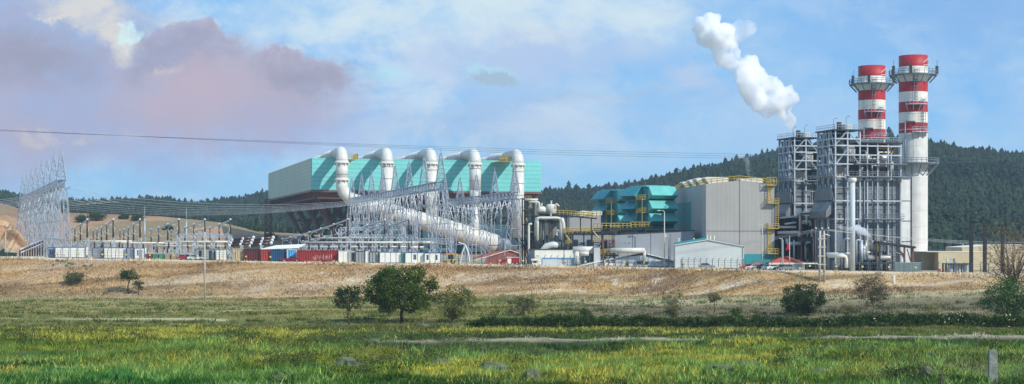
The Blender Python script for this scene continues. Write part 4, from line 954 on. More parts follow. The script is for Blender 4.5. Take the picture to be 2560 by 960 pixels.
# ============================================================ boiler houses
def boiler(label, px, Y):
    X = X_(px, Y); g = G(X, Y); T = thing('boiler_house', label, 'boiler', (X, Y, g), R(15), 'twin open steel boiler houses'); Z = lambda y: 7+(600-y)*.1025-g
    W, D = 18.5, 9.7; pz = Z(326); rz = Z(357)
    mb = MB(); mb.box(.4, W-.3, .6, D, 0, Z(447)); part(T, 'casing', mb, CASE, local=True)
    mb = MB()
    for x in (3.0, 5.6, 8.6, 11.2, 12.6, 14.4, 16.6): mb.box(x, x+.22, .32, .6, 0, Z(447))
    for z in np.arange(.8, Z(449), 1.35): mb.box(.4, W-.3, .42, .6, z, z+.16)
    for z in np.arange(.8, Z(449), 1.35): mb.box(.18, .4, .8, D, z, z+.16)
    part(T, 'casing_stiffener', mb, GALVD, local=True)
    cols = [0, 3.4, 6.9, 9.0, 11.9, 14.9, W]
    for i, x in enumerate(cols):
        zt_ = pz if x <= 6.9 else rz
        mb = MB(); mb.box(x-.16, x+.16, -.5, -.18, 0, zt_); part(T, 'front_column', mb, GALV, local=True)
    for x, y in ((0, 3.2), (0, 6.4), (0, D), (W, D), (W, 4.8), (6.9, D), (3.4, D)):
        mb = MB(); mb.box(x-.18, x+.18, y-.18, y+.18, 0, pz if x <= 6.9 else rz); part(T, 'column', mb, GALV, local=True)
    mb = MB()
    lv = [Z(345), Z(362), Z(385), Z(408), Z(440)]
    for z in lv+[Z(500), Z(546)]:
        mb.box(-.2, W+.2 if z < rz+.1 else 7.1, -.62, -.5, z-.35, z); mb.box(-.34, -.22, -.5, D, z-.3, z)
    for z in lv: mb.box(.2, W if z < rz else 6.9, D-.2, D, z-.3, z)
    part(T, 'floor_beam', mb, GALV, local=True)
    mb = MB(); fz = [pz, Z(362), Z(408)]
    for a, b in ((pz, Z(362)), (Z(372), Z(412))):
        for xe in (0, 6.9): mb = MB(); mb.bar((3.4, -.35, a), (xe, -.35, b), .26); part(T, 'cross_brace', mb, GALV, local=True)
    mb = MB()
    for za, zc_ in ((pz, Z(370)), (Z(370), Z(415)), (Z(415), Z(460)), (Z(460), Z(505))):
        for y in (0, 3.2, 6.4): mb.bar((-.28, y, zc_), (-.28, y+1.6, za), .2); mb.bar((-.28, y+1.6, za), (-.28, y+3.2, zc_), .2)
    part(T, 'side_bracing', mb, GALV, local=True)
    mb = MB(); mb.box(-.6, 7.4, -.9, D+.4, pz, pz+.3); mb.box(7.4, W+.4, -.9, D+.4, rz, rz+.3); part(T, 'roof', mb, DARK, local=True)
    for z, x0, x1, rr in ((Z(408), 5, W+1, 1), (Z(440), 3, W+1.6, 1), (Z(546), 7.3, W, 1), (Z(440)+.01, -1.6, 0, 0)):
        mb = MB(); mb.box(x0, x1, -2.1, -.64, z-.18, z+.02) if rr else mb.box(x0, -.36, -2.1, D, z-.18, z); w_ = part(T, 'walkway', mb, GALVD, local=True); mb = MB(); mb.rail([(x0, -2.1, z), (x1, -2.1, z)] if rr else [(x0, D, z), (x0, -2.1, z), (-.36, -2.1, z)], 1.15, 1.1, .09); part(T, 'railing', mb, GALVD, local=True, parent=w_)
    mb = MB(); mb.rail([(-.5, D, pz+.3), (-.5, -.8, pz+.3), (7.3, -.8, pz+.3)], 1.2, 1.2, .09); mb.rail([(7.5, -.8, rz+.3), (W+.3, -.8, rz+.3), (W+.3, D, rz+.3)], 1.2, 1.2, .09); part(T, 'handrail', mb, GALV, local=True)
    for x in (1.6, 3.2, 4.8):   # silencers inside the penthouse
        mb = MB(); mb.tube((x+.3, 3.6, Z(372)), (x+.3, 3.6, Z(333)), .95, n=14); part(T, 'silencer', mb, DARK if x != 3.2 else GALVD, local=True)
    for x in (3.9, 4.5, 5.1, 5.6):
        mb = MB(); mb.path([(x-.9, .5, Z(383)), (x-.8, .3, Z(370)), (x, .2, Z(366)), (x+.05, .2, Z(372)), (x+.05, .2, Z(404))], .17, 7); part(T, 'steam_pipe', mb, CREAM, local=True)
    for x in (.9, 1.7, 2.5, 3.3, 4.1): mb = MB(); mb.tube((x, .9, Z(443)), (x, .9, Z(425)), .33, n=8); part(T, 'header_drum', mb, CREAM, local=True)
    for x, z, L_, rd in ((8.2, Z(392), 3.2, 1.0), (13.4, Z(392), 3.0, .95), (9.6, Z(431), 2.6, .7)):
        mb = MB(); mb.lathe([(0, 0), (rd*.7, .2), (rd, .6), (rd, L_-.6), (rd*.7, L_-.2), (0, L_)], (x, 2.2, z), 14, 'x'); part(T, 'steam_drum', mb, SILV, local=True)
    for pts in ([(7.6, 1, Z(430)), (7.6, 1, Z(375)), (9.3, 1, Z(375)), (9.3, 1, Z(395)), (12, 1, Z(395))], [(11, .8, Z(440)), (11, .8, Z(412)), (12.8, .8, Z(412)), (12.8, .8, Z(378)), (16, .8, Z(378))],
                [(15.2, 1.2, Z(440)), (15.2, 1.2, Z(400)), (17, 1.2, Z(400)), (17, 1.2, Z(432))], [(8.4, 1.4, Z(440)), (8.4, 1.4, Z(418)), (10.3, 1.4, Z(418)), (10.3, 1.4, Z(440))]):
        mb = MB(); mb.path(pts, .24, 7); part(T, 'pipework', mb, CREAM, local=True)
    for pts in ([(1.2, -.9, 0), (1.2, -.9, Z(560)), (2.6, -.9, Z(560)), (2.6, -.9, Z(520))], [(4.4, -.9, 0), (4.4, -.9, Z(590)), (6.2, -.9, Z(590)), (6.2, -.9, Z(552))], [(7.9, -.8, 0), (7.9, -.8, Z(446))], [(10.2, -.8, Z(546)), (10.2, -.8, Z(446))], [(2.2, -1., Z(470)), (6, -1., Z(470)), (6, -1., Z(500))], [(12.2, -.9, 0), (12.2, -.9, Z(600)), (16, -.9, Z(600)), (16, -.9, 0)]):
        mb = MB(); mb.path(pts, .17, 6); part(T, 'service_pipe', mb, GALVD, local=True)
    for x in (.4, 3.6, 8.2, 12.9):
        mb = MB(); mb.box(x, x+2.2, -.05, .3, Z(430), Z(416)); part(T, 'valve_cabinet', mb, DARK, local=True)
    mb = MB(); mb.box(12.7, 17.6, 2, 2.4, Z(370), Z(366)); mb.box(17.2, 17.6, 2, 2.4, Z(379), Z(366)); part(T, 'hoist_beam', mb, mat('orange_hoist_paint', (216, 134, 40), .5), local=True)
    mb = MB(); mb.box(7.4, W-.4, 5.2, D-.3, Z(446), rz-.4); part(T, 'inner_duct', mb, DARK, local=True)
    mb = MB(); mb.box(.5, 6.8, 5.2, D-.3, Z(446), pz-.4); part(T, 'inner_casing', mb, CASE, local=True)
    mb = MB(); mb.tube((2.3, 2.2, pz+.3), (2.3, 2.2, pz+2.3), .62, n=14); part(T, 'vent_pipe', mb, DARK, local=True)
    mb = MB(); mb.lathe([(1.45, pz+.3), (1.45, pz+1.5), (1.6, pz+1.9), (1.3, pz+1.9)], (5.2, 4, 0), 16); part(T, 'roof_tank', mb, PALE, local=True)
    for x, h in ((.2, 2.6), (3.7, 3.2)): mb = MB(); mb.bar((x, 1, pz+.3), (x, 1, pz+h+.3), .09); mb.bar((x, 1, pz+h+.3), (x+.6, 1, pz+h+.6), .08); mb.box(x+.5, x+1., .85, 1.15, pz+h+.5, pz+h+.7); part(T, 'roof_lamp', mb, GALVD, local=True)
    # sloping lower side casing facing left, with its legs
    mb = MB(); mb.prism([(-.4, .5, Z(500)), (-.4, .5, Z(532)), (-2.2, .5, Z(545)), (-2.2, .5, Z(528))], (0, D, 0)); part(T, 'side_hopper', mb, CASE, local=True)
    mb = MB(); mb.box(-.9, -.45, .4, D, Z(500), Z(470)); part(T, 'side_casing', mb, CASE, local=True)
    for y in (1.5, 5, 8.5): mb = MB(); mb.tube((-1.2, y, 0), (-1.2, y, Z(530)), .2, n=8); part(T, 'leg', mb, GALV, local=True)
    mb = MB(); mb.box(W+.2, W+3.4, .5, 5, 0, Z(447))
    part(T, 'outlet_duct', mb, CASEW, local=True)
    mb = MB(); [mb.box(W+.15, W+3.5, .4, .5, Z(y)-.15, Z(y)) for y in (500, 551, 603)]; mb.box(W+3.38, W+3.6, .3, .5, 0, Z(440)); part(T, 'duct_stiffener', mb, DARK, local=True)
    return T
B1 = boiler('nearer boiler house with grey casing, beside the right chimney', 2087, 410)
B2 = copy_thing(B1, (X_(1985, 442), 442, G(X_(1985, 442), 442)), 'farther boiler house on the left with the steam plume rising above')
# slim pale vent stack in front
X = X_(2131, 402); g = G(X, 402); T = thing('vent_stack', 'slim pale free standing pipe stack in front of the nearer boiler house', 'stack', (X, 402, g)); mb = MB()
mb.tube((X, 402, g), (X, 402, Z_(450, 398)), .68, n=16); part(T, 'shaft', mb, PALE); mb = MB(); mb.lathe([(.68, Z_(455, 398)), (1.05, Z_(452, 398)), (1.05, Z_(444, 398)), (.9, Z_(443, 398)), (.3, Z_(443, 398))], (X, 402, 0), 16); part(T, 'cap', mb, CREAM)
random.seed(9)
def bldg(name, label, pxa, pxb, Y, rz, cat='building', g=None):
    """thing whose local x runs along its front from the photo column pxa, y to the back; returns it and the front length that reaches pxb"""
    X = X_(pxa, Y); g = G(X, Y) if g is None else g; q = (pxb-1280)/F; c, s = math.cos(rz), math.sin(rz)
    L_ = (q*Y-X)/(c-q*s); return thing(name, label, cat, (X, Y, g), rz), L_, g
# ---- turbine hall
T, W, g = bldg('turbine_hall', 'tall plain grey hall with a shallow gable left of the boiler houses', 1765, 1936, 415, R(5)); Z = lambda y, Yd=415: Z_(y, Yd)-g
D = 42; ze, zp = Z(460), Z(450.5); xm = W*.49
mb = MB(); mb.prism([(0, 0, 0), (W, 0, 0), (W, 0, ze), (xm, 0, zp), (0, 0, ze)], (0, D, 0)); part(T, 'wall', mb, GREYC, local=True)
mb = MB(); mb.box(xm-.05, xm+.05, -.04, 0, 0, zp); part(T, 'vertical_joint', mb, DARK, local=True)
mb = MB(); mb.box(0, W-.5, -.05, 0, Z(578), Z(577)); part(T, 'level_joint', mb, DARK, local=True)
mb = MB(); mb.box(9.2, W+.03, -.09, 0, 0, Z(635)); part(T, 'plinth_band', mb, TEALD, local=True)
mb = MB(); mb.box(-.12, 0, 20, D+.05, Z(573, 437), Z(505, 437)); part(T, 'side_panel', mb, TEALD, local=True)
for x0, y0, w, dd, h in ((.2, 1.5, 6.2, 5, 1.8), (-.4, 10, 5, 5, 1.9), (-.4, 19, 5, 5, 1.8), (-.4, 29, 5, 5, 1.6), (9.6, 1.6, 6, 5, 1.5)):
    zz = ze+.1; mb = MB(); mb.prism([(x0+.9, y0, zz), (x0+w-.4, y0, zz), (x0+w, y0, zz+h*.75), (x0+w-.5, y0, zz+h), (x0+.3, y0, zz+h), (x0-.2, y0, zz+h*.8)], (0, dd, 0)); part(T, 'roof_ventilator', mb, CREAM, local=True)
mb = MB(); mb.rail([(0, D, ze), (0, -.1, ze), (xm, -.1, zp), (W, -.1, ze)], 1.15, 1.6, .13); part(T, 'roof_railing', mb, YEL, local=True)
lx = W-2.1
for y in (500, 563, 626):
    mb = MB(); z = Z(y+7); mb.box(lx, W+.9, -1.5, -.1, z-.2, z); w_ = part(T, 'ladder_platform', mb, YEL, local=True); mb = MB(); mb.rail([(lx, -.15, z), (lx, -1.5, z), (W+.9, -1.5, z), (W+.9, -.15, z)], 1.15, .9, .1); part(T, 'railing', mb, YEL, local=True, parent=w_)
mb = MB(); z = Z(462); mb.box(lx-.3, W+.2, -1.5, -.1, z-.2, z); mb.rail([(lx-.3, -1.5, z), (W+.2, -1.5, z)], 1.9, .8, .13); part(T, 'ladder_platform', mb, YEL, local=True)
for x, ya, yb in ((lx+.6, 455, 500), (W+.5, 500, 563), (lx+.6, 563, 626), (W+.4, 626, 660)):
    mb = MB(); [mb.bar((x+s, -.8, Z(ya)), (x+s, -.8, Z(yb)), .14) for s in (-.38, .38)]; [mb.bar((x-.38, -.8, z), (x+.38, -.8, z), .1) for z in np.arange(Z(yb), Z(ya), .5)]; part(T, 'caged_ladder', mb, YEL, local=True)
# ---- lower annex along the left of the hall
T, W, g = bldg('annex', 'long low grey annex joined to the left side of the turbine hall', 1537, 1735, 420, R(0)); z0, z1 = Z_(587, 420)-g, Z_(577, 420)-g
mb = MB(); mb.prism([(0, 0, 0), (W, 0, 0), (W, 0, z1), (0, 0, z0)], (0, 12, 0)); part(T, 'wall', mb, GREYS, local=True)
mb = MB(); mb.prism([(-.2, -.15, z0), (W+.1, -.15, z1), (W+.1, -.15, z1+.25), (-.2, -.15, z0+.25)], (0, 12.3, 0)); part(T, 'roof_edge', mb, DARK, local=True)
for x in (4.6, 9.4, 14.5): mb = MB(); mb.box(x, x+.09, -.04, 0, 0, z0+.3); part(T, 'joint', mb, DARK, local=True)
# ---- low gable building
T, W, g = bldg('workshop', 'low pale grey gabled workshop with a teal roof edge behind the fence', 1688, 1860, 410.5, R(1)); za, zm, zc_ = Z_(614, 410.5)-g, Z_(601, 410.5)-g, Z_(617, 410.5)-g
xm = W*.47; mb = MB(); mb.prism([(0, 0, 0), (W, 0, 0), (W, 0, zc_), (xm, 0, zm), (0, 0, za)], (0, 3.2, 0)); part(T, 'wall', mb, PALE, local=True)
mb = MB(); mb.prism([(-.3, -.3, za), (xm, -.3, zm+.05), (W+.3, -.3, zc_-.05), (W+.3, -.3, zc_+.2), (xm, -.3, zm+.3), (-.3, -.3, za+.25)], (0, 3.6, 0)); part(T, 'roof', mb, PALE, local=True)
mb = MB(); mb.prism([(.1, .3, za+.26), (xm-.3, .3, zm+.3), (xm-.3, .3, zm+.75), (.1, .3, za+.75)], (0, 2.8, 0)); part(T, 'roof_skylight', mb, TEALD, local=True)
for x in (1.2, 5.1, 8.6, 9.4, 10.4): mb = MB(); z = za+.7 if x < 6 else zm; mb.tube((x, 2.5, z-.2), (x, 2.5, z+1.0), .16, n=8); mb.blob((x, 2.5, z+1.05), .24, 6); part(T, 'roof_vent', mb, CREAM, local=True)
# ---- inlet filter houses
def filter_house(label, px, Y):
    X = X_(px, Y); g = G(X, Y); T = thing('filter_house', label, 'air intake', (X, Y, g), R(25), 'teal air intake filter houses'); Z = lambda y: 7+(600-y)*.109-g
    W, D = 8.1, 12.; mb = MB(); mb.box(.2, W, .2, D, Z(572), Z(466)); part(T, 'casing', mb, TEALD, local=True)
    for i, (ya, yb) in enumerate(((465, 488), (500, 521), (531, 553))):
        za, zb2 = Z(ya), Z(yb); d = 2.1
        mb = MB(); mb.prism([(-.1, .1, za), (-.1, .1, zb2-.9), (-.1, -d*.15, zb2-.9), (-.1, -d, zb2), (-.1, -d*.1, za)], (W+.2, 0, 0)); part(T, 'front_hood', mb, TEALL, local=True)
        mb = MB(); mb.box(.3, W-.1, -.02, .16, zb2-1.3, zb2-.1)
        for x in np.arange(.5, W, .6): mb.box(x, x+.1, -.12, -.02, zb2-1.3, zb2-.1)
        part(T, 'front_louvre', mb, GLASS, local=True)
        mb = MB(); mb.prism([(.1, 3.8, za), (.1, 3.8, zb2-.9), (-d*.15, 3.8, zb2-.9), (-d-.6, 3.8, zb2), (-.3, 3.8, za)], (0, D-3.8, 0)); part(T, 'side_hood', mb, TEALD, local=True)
        mb = MB(); mb.box(-.02, .18, 4, D-.3, zb2-1.4, zb2-.3); part(T, 'side_louvre', mb, GLASS, local=True)
    mb = MB(); mb.prism([(-.2, .2, Z(466)), (W, .2, Z(466)), (W-.3, 2, Z(462)), (0, 2, Z(462))], (0, D-3, 0)); part(T, 'roof', mb, TEALL, local=True)
    for z in (Z(497), Z(530)):
        mb = MB(); mb.box(-2., -.1, .2, 3.4, z-.15, z); w_ = part(T, 'side_platform', mb, YEL, local=True); mb = MB(); mb.rail([(-2., 3.4, z), (-2., .2, z), (-.1, .2, z)], 1.1, .8, .1); part(T, 'railing', mb, YEL, local=True, parent=w_)
    mb = MB(); [mb.bar((-2., y, Z(572)), (-2., y, Z(490)), .16) for y in (.2, 3.4)]; part(T, 'platform_post', mb, YEL, local=True)
    mb = MB(); mb.box(-3.2, W+1, -1.5, D, Z(575)-.5, Z(575)); part(T, 'base_deck', mb, DARK, local=True)
    mb = MB(); mb.rail([(-3.2, -1.5, Z(575)), (W*.02, -1.5, Z(575))], 1.2, 1, .12); part(T, 'deck_railing', mb, YEL, local=True)
    for x, y in ((-2.8, -1.2), (0, -1.2), (3.6, -1.2), (W+.6, -1.2), (-2.8, D-.4), (3.6, D-.4), (W+.6, D-.4)):
        mb = MB(); mb.box(x-.2, x+.2, y-.2, y+.2, 0, Z(575)-.5); part(T, 'leg', mb, DARK, local=True)
    mb = MB(); mb.bar((0, -1.2, Z(575)-.6), (3.6, -1.2, Z(600)), .22); mb.bar((W+.6, -1.2, Z(575)-.6), (3.6, -1.2, Z(600)), .22); mb.bar((-2.8, -1.2, Z(600)), (W+.6, -1.2, Z(600)), .2); part(T, 'brace', mb, DARK, local=True)
    for x in (-.5, 1.8): mb = MB(); mb.bar((x, 5, Z(463)), (x, 5, Z(452)), .07); part(T, 'lightning_rod', mb, GALVD, local=True)
    return T
FH1 = filter_house('nearer teal air intake with three rows of front hoods', 1622, 438)
FH2 = copy_thing(FH1, (X_(1544, 474), 474, G(X_(1544, 474), 474)), 'farther teal air intake, partly hidden behind its twin to the left')
# ---- building and walkways behind
T, W, g = bldg('control_building', 'plain grey building behind the yellow walkway left of the intakes', 1424, 1502, 470, R(8)); z0, z1 = Z_(545, 470)-g, Z_(537, 470)-g
mb = MB(); mb.prism([(0, 0, 0), (W, 0, 0), (W, 0, z1), (0, 0, z0)], (0, 16, 0)); part(T, 'wall', mb, GREYC, local=True)
mb = MB(); mb.rail([(0, 0, z0), (W, 0, z1)], 1.2, 1.2, .13); part(T, 'roof_railing', mb, YEL, local=True)
for x in (4, 7.5): mb = MB(); mb.prism([(x, 4, z1-.3), (x+3, 4, z1), (x+3.3, 4, z1+1.1), (x+.6, 4, z1+1.3), (x-.5, 4, z1+.7)], (0, 3, 0)); part(T, 'roof_ventilator', mb, CREAM, local=True)
T, W, g = bldg('machine_shed', 'grey shed with dark bays below the yellow walkways', 1425, 1536, 440, R(0)); z0 = Z_(583, 440)-g
mb = MB(); mb.box(0, W, 0, 12, 0, z0); part(T, 'wall', mb, GREYS, local=True); mb = MB(); mb.box(-.4, W+.2, -.5, 12, z0, z0+.5); part(T, 'roof', mb, DARK, local=True)
for x, w in ((.6, 1.6), (4.6, 1.9), (9.4, .9)): mb = MB(); mb.box(x, x+w, -.06, 0, 0, z0*.8); part(T, 'opening', mb, GLASS, local=True)
def walkway(label, a, b, Y, legs=True, h=1.25):
    p, q = P(a[0], a[1], Y), P(b[0], b[1], Y); g = G(p.x, Y); T = thing('walkway', label, 'walkway', (p.x, Y, g)); mb = MB()
    mb.prism([p, q, q-Vector((0, 0, .35)), p-Vector((0, 0, .35))], (0, 1.4, 0)); part(T, 'deck', mb, DARK)
    mb = MB(); mb.rail([p, q], h, 1.15, .15); part(T, 'front_railing', mb, YEL); mb = MB(); mb.rail([p+Vector((0, 1.4, 0)), q+Vector((0, 1.4, 0))], h, 1.15, .12); part(T, 'back_railing', mb, YEL)
    if legs:
        n = max(2, int((q-p).length/5))
        for i in range(n): c = p.lerp(q, (i+.5)/n); mb = MB(); mb.box(c.x-.16, c.x+.16, Y+.5, Y+.8, G(c.x, Y)-.1, c.z-.36); part(T, 'leg', mb, DARK)
walkway('yellow railed walkway from the domed vessel to the right', (1348, 535), (1438, 539), 450)
walkway('sloping yellow railed walkway above the control building', (1438, 540), (1492, 545), 444)
walkway('lower yellow railed walkway beside the dark stair frame', (1411, 582), (1476, 582), 432)
walkway('longest yellow railed walkway below the farther intake', (1484, 570), (1578, 570), 434)
walkway('yellow railed walkway below the nearer intake', (1576, 567), (1622, 567), 434)
walkway('small yellow railed stage over the white pipes', (1502, 637), (1546, 637), 418)
walkway('tiny yellow railed stage beneath the short white pipe', (1452, 640), (1470, 640), 419, True, 1.1)
def stair(label, px0, px1, ytop, Y, col=DARK, decks=3):
    x0, x1 = X_(px0, Y), X_(px1, Y); g = G(x0, Y); zt_ = Z_(ytop, Y); T = thing('stair_frame', label, 'stair tower', ((x0+x1)/2, Y, g))
    for x in (x0, x1):
        for y in (Y, Y+2.4): mb = MB(); mb.box(x-.2, x+.2, y-.2, y+.2, g, zt_); part(T, 'column', mb, col)
    for i in range(decks):
        z = g+(zt_-g)*(i+1)/decks; mb = MB(); mb.box(x0+.2, x1-.2, Y, Y+2.4, z-.2, z); w_ = part(T, 'landing', mb, col)
        mb = MB(); mb.rail([(x0+.2, Y-.1, z), (x1-.2, Y-.1, z)], 1.1, .8, .11); part(T, 'railing', mb, YEL, parent=w_)
        zl = g+(zt_-g)*i/decks; mb = MB(); mb.bar((x0 if i % 2 else x1, Y+.1, zl), (x1 if i % 2 else x0, Y+.1, z), .26); part(T, 'stair_flight', mb, YEL if i != 1 else col)
stair('dark stair frame with yellow rails in the middle of the machine shed', 1480, 1506, 575, 426)
stair('dark stair frame with yellow rails right of the process plant', 1412, 1432, 585, 430)
stair('dark frame with yellow rails close to the rightmost white duct', 1312, 1330, 500, 455, DARK, 4)
stair('rusty braced frame below the annex corner', 1508, 1536, 600, 418, BROWN, 2)
# ---- process plant
def vessel(name, label, px, y0, y1, wpx, Y, m=SILV, dome=True, horiz=None, legs=True, cone=False):
    x = X_(px, Y); r = wpx/F*Y/2; zb2, zt_ = Z_(y1, Y), Z_(y0, Y); g = G(x, Y); T = thing(name, label, 'vessel', (x, Y, min(g, zb2)))
    mb = MB()
    if horiz:
        L_ = horiz/F*Y; rr = (zt_-zb2)/2; zc_ = (zt_+zb2)/2; mb.lathe([(0, -L_/2), (rr*.6, -L_/2+.12*rr), (rr*.92, -L_/2+.4*rr), (rr, -L_/2+.7*rr), (rr, L_/2-.7*rr), (rr*.92, L_/2-.4*rr), (rr*.6, L_/2-.12*rr), (0, L_/2)], (x, Y, zc_), 20, 'x')
    else:
        pr_ = [(0, zb2), (r*.5, zb2)] if not cone else [(r*.15, zb2-1.2*r), (r*.2, zb2-1.1*r)]
        mb.lathe(pr_+[(r, zb2+.25*r), (r, zt_-.45*r), (r*.93, zt_-.22*r), (r*.65, zt_-.06*r), (0, zt_)], (x, Y, 0), 20)
    part(T, 'shell', mb, m)
    if legs:
        for s in (-1, 1):
            w = (horiz/F*Y*.3) if horiz else r*.75; mb = MB(); mb.box(x+s*w-.15, x+s*w+.15, Y-.3, Y+.3, g-.1, zb2+.4); part(T, 'leg', mb, DARK)
    mb = MB(); mb.tube((x, Y, zt_-.05), (x, Y, zt_+.8), .22, n=8); mb.tube((x, Y, zt_+.7), (x, Y, zt_+.9), .36, n=8); part(T, 'nozzle', mb, CREAM)
    return T
vessel('process_vessel', 'pale domed vessel on top of the process platform', 1378, 510, 536, 26, 448, CREAM)
vessel('process_vessel', 'short horizontal drum with an open round mouth left of the dome', 1354, 516, 533, 20, 446, CREAM, horiz=22, legs=False)
vessel('process_vessel', 'big cone bottomed vessel under the process platform', 1377, 542, 585, 30, 444, SILV, cone=True)
vessel('process_vessel', 'broad pale tank behind the braced dark frame', 1382, 572, 640, 40, 452, PALE)
vessel('pipe_column', 'thick upright pale pipe at the left of the process platform', 1356, 550, 600, 9, 440, CREAM)
vessel('pipe_column', 'slimmer upright white pipe beside the rightmost duct', 1344, 552, 604, 6, 436, CREAM)
def steel_bay(label, px0, px1, ys, Y, D=7, m=DARK, nb=3, brace=True, name='steel_frame'):
    x0, x1 = X_(px0, Y), X_(px1, Y); g = G((x0+x1)/2, Y); T = thing(name, label, 'steel frame', ((x0+x1)/2, Y, g)); zt_ = Z_(ys[0], Y)
    for i in range(nb+1):
        x = x0+(x1-x0)*i/nb
        for y in (Y, Y+D): mb = MB(); mb.box(x-.17, x+.17, y-.17, y+.17, g-.1, zt_); part(T, 'column', mb, m)
    for yy in ys:
        z = Z_(yy, Y); mb = MB(); mb.box(x0-.2, x1+.2, Y-.2, Y-.0, z-.35, z); mb.box(x0, x1, Y+.1, Y+D, z-.22, z-.05); part(T, 'floor', mb, m)
    if brace:
        z1_, z2_ = Z_(ys[-1], Y), g
        for i in range(nb): mb = MB(); xa, xb = x0+(x1-x0)*i/nb, x0+(x1-x0)*(i+1)/nb; mb.bar((xa, Y-.05, z2_), (xb, Y-.05, z1_-.3), .2) if i % 2 else mb.bar((xb, Y-.05, z2_), (xa, Y-.05, z1_-.3), .2); part(T, 'brace', mb, m)
    return T
steel_bay('braced dark frame under the process vessels', 1332, 1404, (540, 552, 640), 438, 12)
steel_bay('dark frame behind the rightmost white duct', 1306, 1334, (496, 525, 560, 600), 452, 8, DARK, 2)
def pipes(label, runs, m=CREAM, name='pipework', cat='pipes', g0=None):
    a = runs[0][0][0]; T = thing(name, label, cat, (a[0], a[1], G(a[0], a[1])))
    for pts, r in runs:
        mb = MB(); fine = [Vector(pts[0])]
        for i in range(1, len(pts)-1):
            p, q, s = Vector(pts[i-1]), Vector(pts[i]), Vector(pts[i+1]); k = min(2.2*r, (p-q).length*.45, (s-q).length*.45)
            u = q+(p-q).normalized()*k; v = q+(s-q).normalized()*k; fine += [u, u.lerp(q, .6).lerp(q.lerp(v, .4), .5), v]
        fine.append(Vector(pts[-1])); mb.path(fine, r, 10); part(T, 'pipe', mb, m)
    return T
def PP(Y, *pp): return [P(x, y, Y) for x, y in pp]
pipes('white looped pipes around the process vessels', [(PP(437, (1340, 590), (1340, 545), (1402, 545), (1402, 600)), .42), (PP(436, (1322, 505), (1348, 505), (1348, 530)), .3), (PP(434, (1404, 545), (1409, 560), (1409, 606)), .5), (PP(437, (1328, 520), (1328, 500), (1340, 500), (1340, 538)), .3),
    (PP(436, (1330, 560), (1322, 560), (1322, 630), (1336, 650)), .3), (PP(436, (1362, 612), (1380, 606), (1394, 610)), .28), (PP(433, (1398, 516), (1390, 508), (1386, 522)), .22), (PP(436, (1312, 499), (1345, 499)), .28)])
pipes('thick grey pipe bending down behind the long white store', [(PP(432, (1345, 650), (1365, 613), (1402, 613)), .95)], W_PIPE, 'thick_pipe', 'pipe')
pipes('thick level white pipe entering the machine shed', [(PP(420, (1432, 625), (1492, 625)), .95), (PP(420, (1442, 628), (1442, 660)), .9)], W_PIPE, 'thick_pipe', 'pipe')
pipes('shorter white pipe just below the thick level one', [(PP(416, (1448, 634), (1472, 634)), .55)], W_PIPE, 'thick_pipe', 'pipe')
pipes('long level white pipe in front of the annex', [(PP(417, (1526, 626), (1612, 626)), .68), (PP(417, (1611, 626), (1611, 650)), .4)], W_PIPE, 'thick_pipe', 'pipe')
T, W, g = bldg('duct_block', 'pale upright square block beside the thick white pipe', 1485, 1500, 418, 0); mb = MB(); mb.box(0, W, 0, 2.5, 0, Z_(618, 418)-g); part(T, 'block', mb, PALE, local=True); mb = MB(); mb.box(-.1, W+.1, -.1, 2.6, Z_(618, 418)-g, Z_(616.5, 418)-g); part(T, 'lid', mb, GALVD, local=True)
mb = MB(); p = P(1405, 621, 428); q = P(1462, 610, 428); mb.prism([p, q, q+Vector((0, 0, .35)), p+Vector((0, 0, .35))], (0, 4, 0)); T = thing('lean_to_roof', 'thin dark sloping roof above the white store', 'canopy', (p.x, 428, G(p.x, 428))); part(T, 'roof', mb, DARK)
for c in (p, q): mb = MB(); mb.box(c.x+.1 if c is p else c.x-.3, c.x+.3 if c is p else c.x-.1, 428.5, 428.8, G(c.x, 428), c.z); part(T, 'post', mb, DARK)
# ---- long white store, booth, blue framed panels, marquee
T, W, g = bldg('white_store', 'long white flat roofed store with a shaded grey end, beside the red roof', 1337, 1434, 425, R(6)); z0 = Z_(624, 425)-g
mb = MB(); mb.box(0, W, 0, 15, 0, z0); part(T, 'wall', mb, WHITE, local=True); mb = MB(); mb.box(-.25, W+.2, -.2, 15.2, z0, z0+.18); part(T, 'roof', mb, DARK, local=True)
mb = MB(); mb.box(W*.745, W*.76, -.05, 0, 0, z0); part(T, 'joint', mb, DARK, local=True)
mb = MB(); mb.box(-.08, 0, .05, 15, 0, z0-.05); part(T, 'end_wall', mb, mat('grey_slatted_end_wall', (140, 146, 150), .6, var=.06, stripe=(1, 1.1, .6)), local=True)
T, W, g = bldg('guard_booth', 'small white guard booth with an overhanging lid at the fence', 1331, 1344, 420.5, 0); z0 = Z_(651, 420.5)-g; mb = MB(); mb.box(0, W, 0, 1.4, 0, z0); part(T, 'wall', mb, WHITE, local=True); mb = MB(); mb.box(-.3, W+.3, -.3, 1.7, z0, z0+.4); part(T, 'roof', mb, WHITE, local=True); mb = MB(); mb.box(.2, W-.2, -.04, 0, z0*.5, z0*.85); part(T, 'window', mb, GLASS, local=True)
T, W, g = bldg('panel_wall', 'white panels in a blue frame beside the guard booth', 1354, 1455, 420, 0, 'partition'); z0 = Z_(647, 420)-g; mb = MB(); mb.box(.2, W-.2, 0, .15, 0, z0); part(T, 'panel', mb, PALE, local=True)
mb = MB(); mb.box(0, W, -.08, .2, z0, z0+.22); mb.box(-.05, .22, -.08, .2, 0, z0); mb.box(W-.2, W+.05, -.08, .2, 0, z0); mb.box(W*.735, W*.755, -.08, .2, 0, z0); part(T, 'frame', mb, mat('bright_blue_frame', (70, 140, 196), .5), local=True)
T, W, g = bldg('marquee', 'white peaked marquee roof with curved eaves behind the blue fence', 1456, 1690, 418, 0, 'marquee')
zc_ = lambda x: Z_(x, 418)-g; xx = lambda px: X_(px, 418)-X_(1456, 418)
